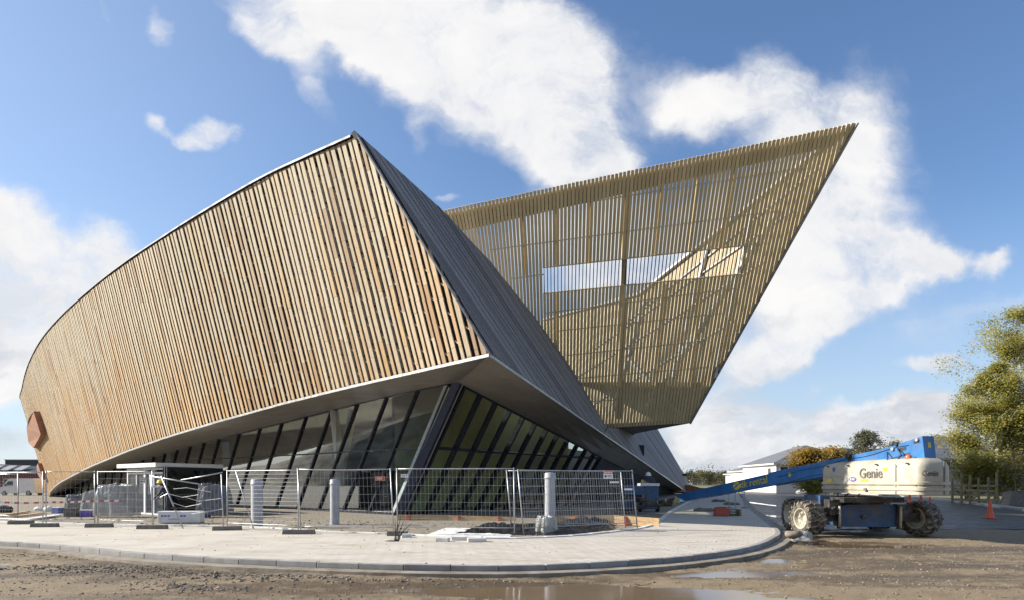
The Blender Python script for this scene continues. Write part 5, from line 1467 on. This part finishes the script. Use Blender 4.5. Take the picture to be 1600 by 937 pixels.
hip_house('long_hall', 'long grey building with broad hipped roof behind the boom lift', c + V((.0,6,0)), 0, 24, 14, 4.6, 2.6, 'housegrey', [(-9+2*i,3.9,1.6,1.3) for i in range(10)], over=1.0)
c = P(1500, 762, 82); c.z = -.1
hip_house('office_block', 'grey office block with hipped roof and window strip beside the birch', c + V((1.0,0,0)), 0, 12, 12, 4.5, 3.3, 'housegrey', [(-5.2+1.25*i,3.62,1.1,1.2) for i in range(9)], over=.9)
# far left: dark shed and brick building with slate roof
c = P(35, 752, 150); c.z = -.1
rt = thing('dark_shed', 'large dark grey shed with a pale roof edge at the far left', 'building', c)
MB().box((0,6,2.9), (7.6,12,7.2)).build('walls', M['sheddark'], rt); MB().box((0,6,6.55), (7.9,12.3,.16)).build('roof_edge', M['housegrey'], rt)
mb = MB(); mb.box((-2.0,-.05,2.2), (2.2,.1,3.2)); mb.build('gate', M['slate'], rt)
c = P(10, 752, 118); c.z = -.1
rt = thing('brick_workshop', 'old red brick workshop with a dark slate roof at the left edge', 'building', c)
MB().box((-3,5,1.5), (16,10,3.2)).build('walls', M['brick'], rt)
mb = MB(); mb.add([V((-11.3,-.3,3.1)),V((5.3,-.3,3.1)),V((5.3,10.3,3.1)),V((-11.3,10.3,3.1)),V((-11.3,5,5.2)),V((3.2,5,4.5))], [(0,1,5,4),(2,3,4,5),(1,2,5),(3,0,4)]); rf = mb.build('roof', M['slate'], rt)
mb = MB()
for x in (-6.8,-4.4,-2.0,.4): mb.prism([V((x,1.1,3.72)), V((x+1.5,1.1,3.72)), V((x+1.5,3.4,4.55)), V((x,3.4,4.55))], V((0,-.03,.07)))
mb.build('skylight', M['housegrey'], rf)
for x in (-4.5,-2.2,.1,2.4):
    f = MB().box((x,-.03,1.6), (1.1,.1,1.3)).build('window', M['whitemetal'], rt); MB().box((x,-.09,1.6), (.9,.03,1.1)).build('pane', M['window'], f)
def low_wall(p0, p1, h, mat, lab, nm='boundary_wall', cat='wall'):
    c = (p0+p1)/2; o = MB().bar(p0-c+V((0,0,h/2)), p1-c+V((0,0,h/2)), h, .25, V((0,1,0))).build(nm, M[mat]); 
    o.location = c; tag(o, lab, cat)
for i, (px, w, h, mt, lab) in enumerate(((1092,9,5.2,'house','pale distant house among the trees, leftmost'),(1112,8,4.6,'housegrey','greyish distant house right of the leftmost one'),(1132,9,4.2,'brick','reddish distant house near the street end'))):
    c = P(px, 757, 430+25*i); c.z = -.2
    hip_house('distant_house', lab, c, R(10*i), w, 9, h, 2.2, mt, [(-2.4,h-1.3,1.2,1.3),(0,h-1.3,1.2,1.3),(2.4,h-1.3,1.2,1.3)], bands=False, roofm='brick' if i != 1 else 'roof', cat='house')
# ---------------------------------------------------------------- trees
def limb(mb, p, d, L, r, depth, tips, r_, droop=0.0):
    pts, rr = [p], [r]; q = p.copy(); dd = d.copy(); n = 4
    for i in range(n):
        dd = (dd + V((r_.uniform(-.16,.16), r_.uniform(-.16,.16), r_.uniform(-.05,.12) - droop))).normalized()
        q = q + dd*(L/n); pts.append(q.copy()); rr.append(max(.006, r*(1-.8*(i+1)/n)))
    mb.tube(pts, rr, 6 if depth > 1 else 4, False)
    if depth == 0: tips += pts[1:]; return
    for i in range(1, n+1):
        for _ in range(2 if depth > 1 else 2):
            a = r_.uniform(0, 6.28); o = V((math.cos(a), math.sin(a), r_.uniform(-.1,.75)))
            limb(mb, pts[i], (dd*.45 + o).normalized(), L*r_.uniform(.42,.62), rr[i]*.62, depth-1, tips, r_, droop*1.3)
def leaf_quads(mb, c, n, spread, size, r_, hang=0.0):
    for _ in range(n):
        p = c + V((r_.gauss(0, spread), r_.gauss(0, spread), r_.gauss(0, spread*.8) - abs(r_.gauss(0, hang))))
        a = V((r_.uniform(-1,1), r_.uniform(-1,1), r_.uniform(-1,1))).normalized(); b = a.orthogonal().normalized(); s_ = size*r_.uniform(.6, 1.3)
        mb.add([p - a*s_, p + b*s_*.55, p + a*s_, p - b*s_*.55], [(0,1,2,3)], r_.random())
def tree(name, lab, p, H, crown_r, leaf, bark, nleaf, lsize, seedn, trunk_r=.18, base=.25, droop=.02, spread=.35, hang=0.0, group=None, narrow=1.0, per=None, cat='tree', stems=1):
    r_ = random.Random(seedn); root = thing(name, lab, cat, p, 0, group)
    mb = MB(); tips = []
    for st in range(stems):
        off = V((r_.uniform(-.1,.1), r_.uniform(-.1,.1), 0))*(0 if stems == 1 else crown_r*2)
        lean_ = V((r_.uniform(-.06,.06), r_.uniform(-.06,.06), 1)); n = 9; pts = [off + V((lean_.x*H*i/n*.6 + r_.uniform(-.02,.02)*H*.3, lean_.y*H*i/n*.6, H*i/n)) for i in range(n+1)]
        pts[0] = off
        mb.tube(pts, [trunk_r*(1-.88*i/n) for i in range(n+1)], 8, False)
        nb = 20 if stems == 1 else 9
        for k in range(nb):
            f = base + (.97-base)*(k+.5)/nb; i = min(n-1, int(f*n)); q = pts[i].lerp(pts[i+1], f*n-i)
            a = k*2.4 + r_.uniform(-.4,.4); prof = math.sin(math.pi*min(1, max(.12, (f-base)/(1-base)*.80+.22)))**.8
            L = crown_r*prof*r_.uniform(.75,1.1)
            limb(mb, q, V((math.cos(a)*narrow, math.sin(a)*narrow, r_.uniform(.25,.7))).normalized(), L, trunk_r*(1-.85*f)*.55, 2 if nleaf > 6000 else 1, tips, r_, droop)
    mb.build('trunk', M[bark], root, smooth=True)
    mb = MB(); r_.shuffle(tips); 
    k = max(1, nleaf//max(1, len(tips)))
    dens_ = {}
    for t_ in tips:
        c_ = noise.noise(t_*.55 + V((seedn, 0, 0)))
        leaf_quads(mb, t_, int(k*max(.04, 1 + 2.4*c_)), spread, lsize, r_, hang)
    mb.build('crown', M[leaf], root)
    return root
def gp(px, Y, z=-.15): q = P(px, 752, Y); q.z = z; return q
tree('birch_tree', 'tall birch with white trunk and yellowing leaves at the right edge', gp(1622, 58), 17.6, 4.9, 'leaf_birch', 'birchbark', 115000, .092, 11, .24, .10, .055, .30, .55)
tree('birch_tree', 'smaller birch with pale trunk left of the tall birch, above the wooden fence', gp(1556, 57), 11.8, 3.4, 'leaf_birch', 'birchbark', 62000, .09, 23, .17, .08, .05, .28, .5)
tree('bush', 'green yellow bush growing behind the wooden fence at right', gp(1592, 54), 4.0, 3.0, 'leaf_birch', 'bark', 4500, .11, 31, .08, .03, .0, .4, .3, cat='bush', stems=4)
tree('bush', 'low olive bush just behind the left end of the wooden fence', gp(1512, 58), 3.2, 2.4, 'leaf_birch', 'bark', 4000, .11, 33, .08, .03, .0, .38, .2, cat='bush', stems=4)
tree('autumn_shrub', 'golden yellow shrub in front of the white pavilion, left one', gp(1268, 84), 5.2, 2.3, 'leaf_yellow', 'bark', 9000, .17, 41, .09, .04, -.02, .45, cat='shrub', stems=5)
tree('autumn_shrub', 'golden brown shrub right of the yellow one above the boom', gp(1306, 86), 5.5, 2.6, 'leaf_yellow', 'bark', 9000, .17, 43, .09, .04, -.02, .45, cat='shrub', stems=5)
tree('autumn_shrub', 'low green and yellow shrub seen beneath the boom', gp(1270, 78), 2.6, 2.0, 'leaf_birch', 'bark', 4000, .14, 45, .06, .02, -.02, .35, cat='shrub', stems=4)
tree('round_tree', 'dark green rounded tree between the golden shrub and the boom', gp(1327, 95), 5.8, 3.0, 'leaf_dark', 'bark', 6500, .18, 47, .12, .2, .0, .5)
tree('sparse_tree', 'thin grey green tree rising behind the boom lift', gp(1358, 98), 8.9, 3.0, 'leaf_grey', 'bark', 5200, .15, 51, .11, .18, .0, .3)
tree('sparse_tree', 'small bare topped tree just left of the boom head', gp(1399, 100), 7.6, 2.4, 'leaf_grey', 'bark', 2600, .15, 53, .10, .2, .0, .3)
for i in range(14):
    px = 1072 + i*7.0 + rnd.uniform(-2, 2); Y = rnd.uniform(330, 420)
    tree('distant_tree', ['pale olive tree in the far tree line at the street end', 'dark olive tree in the far tree line at the street end'][i % 2], gp(px, Y, -.3), rnd.uniform(5.2, 7.8), rnd.uniform(3.2, 4.6), 'leaf_far' if i % 2 == 0 else 'leaf_dark', 'bark', 900, .5, 60+i, .2, .12, .0, .9, group='far tree line at the street end')
mb = MB(); r_ = random.Random(5)
for _ in range(5000):
    a = R(r_.uniform(12, 40)); d = r_.uniform(430, 520); x, y = math.sin(a)*d, math.cos(a)*d
    z = abs(r_.gauss(0, 3.6)); leaf_quads(mb, V((x, y, z)), 2, 1.2, .8, r_)
o = mb.build('treeline', M['leaf_far']); tag(o, 'hazy far wood along the horizon beyond the street', 'wood', kind='stuff')
# ---------------------------------------------------------------- wooden fence and slab at right
p0, p1 = gp(1488, 53, -.1), gp(1556, 50, -.1); c = p0
root = thing('wooden_fence', 'weathered timber rail fence with uneven posts under the birches', 'fence', c)
d = p1 - p0
for i, (f, h) in enumerate(((.0,2.0),(.22,2.3),(.42,2.2),(.62,2.0),(.84,2.05),(1.02,2.4))):
    MB().bar(d*f, d*f + V((0,0,h)), .13, .13, V((0,-1,0))).build('post', M['fence_wood'], root)
for z in (.35,.72,1.08,1.42):
    MB().bar(d*-.02 + V((0,-.09,z)), d*1.02 + V((0,-.09,z+rnd.uniform(-.06,.06))), .15, .035, V((0,-1,0))).build('rail', M['fence_wood'], root)
q = P(1592, 793, 46); q.z = .0
root = thing('concrete_block', 'low slanted concrete block under the birch at the right edge', 'block', q)
MB().prism([V((-.7,0,0)), V((1.6,0,0)), V((1.5,0,.95)), V((-.45,0,.92))], V((0,.8,0))).build('block', M['foot'], root, bevel=.03); MB().box((.5,.4,.96), (.5,.1,.05)).build('lifting_bar', M['iron'], root)
for px, py, Y, s_, lab in ((1395,776,60,.5,'pale rubble heap beneath the cowl of the boom lift'),(1230,763,110,.8,'brown rubble heap along the far kerb'),(1262,765,100,.7,'pale rubble heap right of the blue car')):
    o = MB().ball((0,0,0), s_, 14, 8, sq=(2.6,1,.75)).build('rubble_heap', M['concrete' if 'pale' in lab else 'foot'])
    for v in o.data.vertices: v.co += V((noise.noise(v.co*3), noise.noise(v.co*3+V((9,0,0))), noise.noise(v.co*4+V((0,9,0)))))*s_*.35
    p = P(px, py, Y); p.z = .02; o.location = p; tag(o, lab, 'rubble')

# ---------------------------------------------------------------- sky, sun, camera
SUN_EL, SUN_B = R(27.5), R(7)
S = V((-math.cos(SUN_B)*math.cos(SUN_EL), math.sin(SUN_B)*math.cos(SUN_EL), math.sin(SUN_EL)))
sun = bpy.data.lights.new('sun', 'SUN'); sun.energy = 4.7; sun.angle = R(.55); sun.color = (1, .93, .82)
so = bpy.data.objects.new('sun', sun); COL.objects.link(so); so.rotation_euler = S.to_track_quat('Z', 'Y').to_euler(); so.location = (-40, 0, 60)
w = bpy.data.worlds.new('World'); sc.world = w; w.use_nodes = True
t = NT(w.node_tree); bg = w.node_tree.nodes['Background']
sky = t.n('ShaderNodeTexSky', sky_type='NISHITA'); sky.sun_disc = False; sky.sun_elevation = SUN_EL; sky.sun_rotation = math.atan2(S.x, S.y); sky.air_density = 1.0; sky.dust_density = .6; sky.ozone_density = 2.2
dirv = t.n('ShaderNodeTexCoord').outputs['Generated']
sp = t.n('ShaderNodeSeparateXYZ', inp={0: dirv})
yy = t.math('MAXIMUM', sp.outputs['Y'], .05)
u, v = t.math('DIVIDE', sp.outputs['X'], yy), t.math('DIVIDE', sp.outputs['Z'], yy)
uv = t.n('ShaderNodeCombineXYZ', inp={0: u, 1: v}).outputs[0]
def vnoise(vec, scale, detail, rough=.6):
    o = t.n('ShaderNodeTexNoise', inp={'Scale': scale, 'Detail': detail, 'Roughness': rough}); t.nt.links.new(vec, o.inputs['Vector']); return o
w1 = vnoise(uv, 3.0, 3).outputs['Color']; w2 = vnoise(uv, 11.0, 5, .6).outputs['Color']
def vm(op, a, b=None, sc_=None):
    o = t.n('ShaderNodeVectorMath', operation=op); t.nt.links.new(a, o.inputs[0])
    if b is not None:
        if isinstance(b, bpy.types.NodeSocket): t.nt.links.new(b, o.inputs[1])
        else: o.inputs[1].default_value = b
    if sc_ is not None: o.inputs['Scale'].default_value = sc_
    return o.outputs[0]
wuv = vm('ADD', uv, vm('ADD', vm('SCALE', vm('SUBTRACT', w1, (.5,.5,.5)), sc_=.16), vm('SCALE', vm('SUBTRACT', w2, (.5,.5,.5)), sc_=.075)))
def blob(px, py, a, b, rot, wgt, soft=1.0):
    m = t.n('ShaderNodeMapping', vector_type='TEXTURE', inp={'Location': ((px-CX)/F, (HZ-py)/F, 0), 'Rotation': (0, 0, R(rot)), 'Scale': (a/F, b/F, 1)})
    t.nt.links.new(wuv, m.inputs['Vector'])
    L = vm('LENGTH', m.outputs[0]); 
    ln = m.outputs[0].node
    o = t.n('ShaderNodeVectorMath', operation='LENGTH'); t.nt.links.new(m.outputs[0], o.inputs[0])
    return t.ramp(o.outputs['Value'], 1.25, .15, 0, wgt)
BL = [(520,10,230,95,-18,1.0),(640,90,210,100,-40,1.15),(760,60,190,120,-20,1.15),(860,190,160,100,-40,1.2),(930,240,110,60,-35,.8),(440,70,110,40,-40,.75),(490,160,30,60,30,.5),(640,220,30,50,10,.35),(860,90,80,120,15,.7),
      (245,40,34,58,15,.8),(240,205,30,34,30,.75),(285,240,40,18,-20,.75),(322,222,34,34,0,.85),(150,10,30,12,-50,.4),
      (60,400,260,95,-24,1.3),(30,500,230,130,-10,1.3),(190,385,80,50,-35,.6),(10,600,100,60,0,1.0),(20,690,120,30,0,.7),
      (1080,150,90,60,-25,.62),(1185,140,80,75,-20,.68),(1300,190,110,150,-60,.42),(1230,330,170,170,-30,.5),(1330,300,110,150,10,.5),(1180,480,140,120,0,.75),(1340,420,190,62,10,.85),(1450,405,120,36,6,.7),(1560,410,46,32,20,1.0),(1290,500,160,40,28,.75),
      (1190,560,120,40,18,.8),(1100,640,130,60,0,1.0),(1240,660,240,42,4,1.15),(1430,650,150,40,0,1.0),(1450,577,64,17,4,.8),(1270,602,40,16,10,.45),(1150,720,260,40,0,1.15),(1380,705,240,36,0,1.1),(1560,640,90,40,10,.6),(690,318,30,14,0,.8),(1560,470,120,30,10,.35),
      (1010,410,270,110,8,.95),(880,350,160,80,10,.7),(-300,300,300,200,0,1.1),(1300,230,260,270,-10,.42),(1010,160,150,110,0,.4),(1440,520,200,90,0,.35),(930,60,120,90,0,.3),(-700,500,400,200,0,1.0),(1900,500,300,120,0,.8),(1800,200,180,90,0,.6)]
acc = None
for b in BL:
    o = blob(*b); acc = o if acc is None else t.math('ADD', acc, o)
acc = t.math('MINIMUM', acc, 1.12)
fb = vnoise(wuv, 5.6, 10, .66).outputs[0]
streak = vnoise(t.scaled(wuv, 1.3, 4.2, 1, R(38)), 3.2, 8, .62).outputs[0]
fb = t.math('ADD', t.math('MULTIPLY', fb, .62), t.math('MULTIPLY', streak, .38))
fine = vnoise(uv, 14.0, 8, .6).outputs[0]
dens = t.math('MULTIPLY', acc, t.math('ADD', t.math('MULTIPLY', fb, 2.5), -.36))
alpha = t.ramp(t.math('ADD', dens, t.math('MULTIPLY', t.math('SUBTRACT', fine, .5), .34)), .20, 1.05)
# clouds in the rest of the sky
gen = t.ramp(vnoise(dirv, 2.4, 8, .6).outputs[0], .49, .70, 0, .72)
front_ = t.ramp(sp.outputs['Y'], .08, .22)
alpha = t.math('ADD', t.math('MULTIPLY', alpha, front_), t.math('MULTIPLY', gen, t.math('SUBTRACT', 1.0, front_)))
alpha = t.math('MULTIPLY', alpha, t.ramp(sp.outputs['Z'], -.02, .01))
CB = 4.35
shade = t.math('MULTIPLY', t.ramp(vnoise(vm('MULTIPLY', wuv, (1, 2.2, 1)), 5.5, 6, .6).outputs[0], .38, .62), t.ramp(v, .42, .06, .12, 1.0))
ccol = t.mix(shade, (CB, CB*.985, CB*.975), (CB*.60, CB*.64, CB*.71))
skyc = t.mix(1.0, sky.outputs[0], (.61, .69, .79), 'MULTIPLY')
hzn = t.mix(t.ramp(v, .46, -.02, 0, .62), skyc, (CB*.62, CB*.72, CB*.86))
ccol = t.mix(t.ramp(fb, .36, .64, .6, 0), ccol, (CB*.74, CB*.78, CB*.85))
hzn = t.mix(t.ramp(u, .15, -.85, 0, .24), hzn, (CB*.70, CB*.80, CB*.92))
fin = t.mix(alpha, hzn, ccol)
t.nt.links.new(fin, bg.inputs[0]); bg.inputs[1].default_value = .12
cam = bpy.data.cameras.new('camera'); co = bpy.data.objects.new('camera', cam); COL.objects.link(co)
co.location = (0, 0, EYE); co.rotation_euler = (R(90), 0, 0); cam.sensor_width = 36; cam.sensor_fit = 'HORIZONTAL'
cam.lens = 36*F/1600; cam.shift_y = (HZ - 468.5)/1600; cam.clip_end = 6000; cam.clip_start = .1
sc.camera = co
sc.view_settings.view_transform = 'Standard'; sc.view_settings.look = 'None'; sc.view_settings.exposure = .92; sc.view_settings.gamma = 1
sc.cycles.transparent_max_bounces = 16; sc.cycles.max_bounces = 8
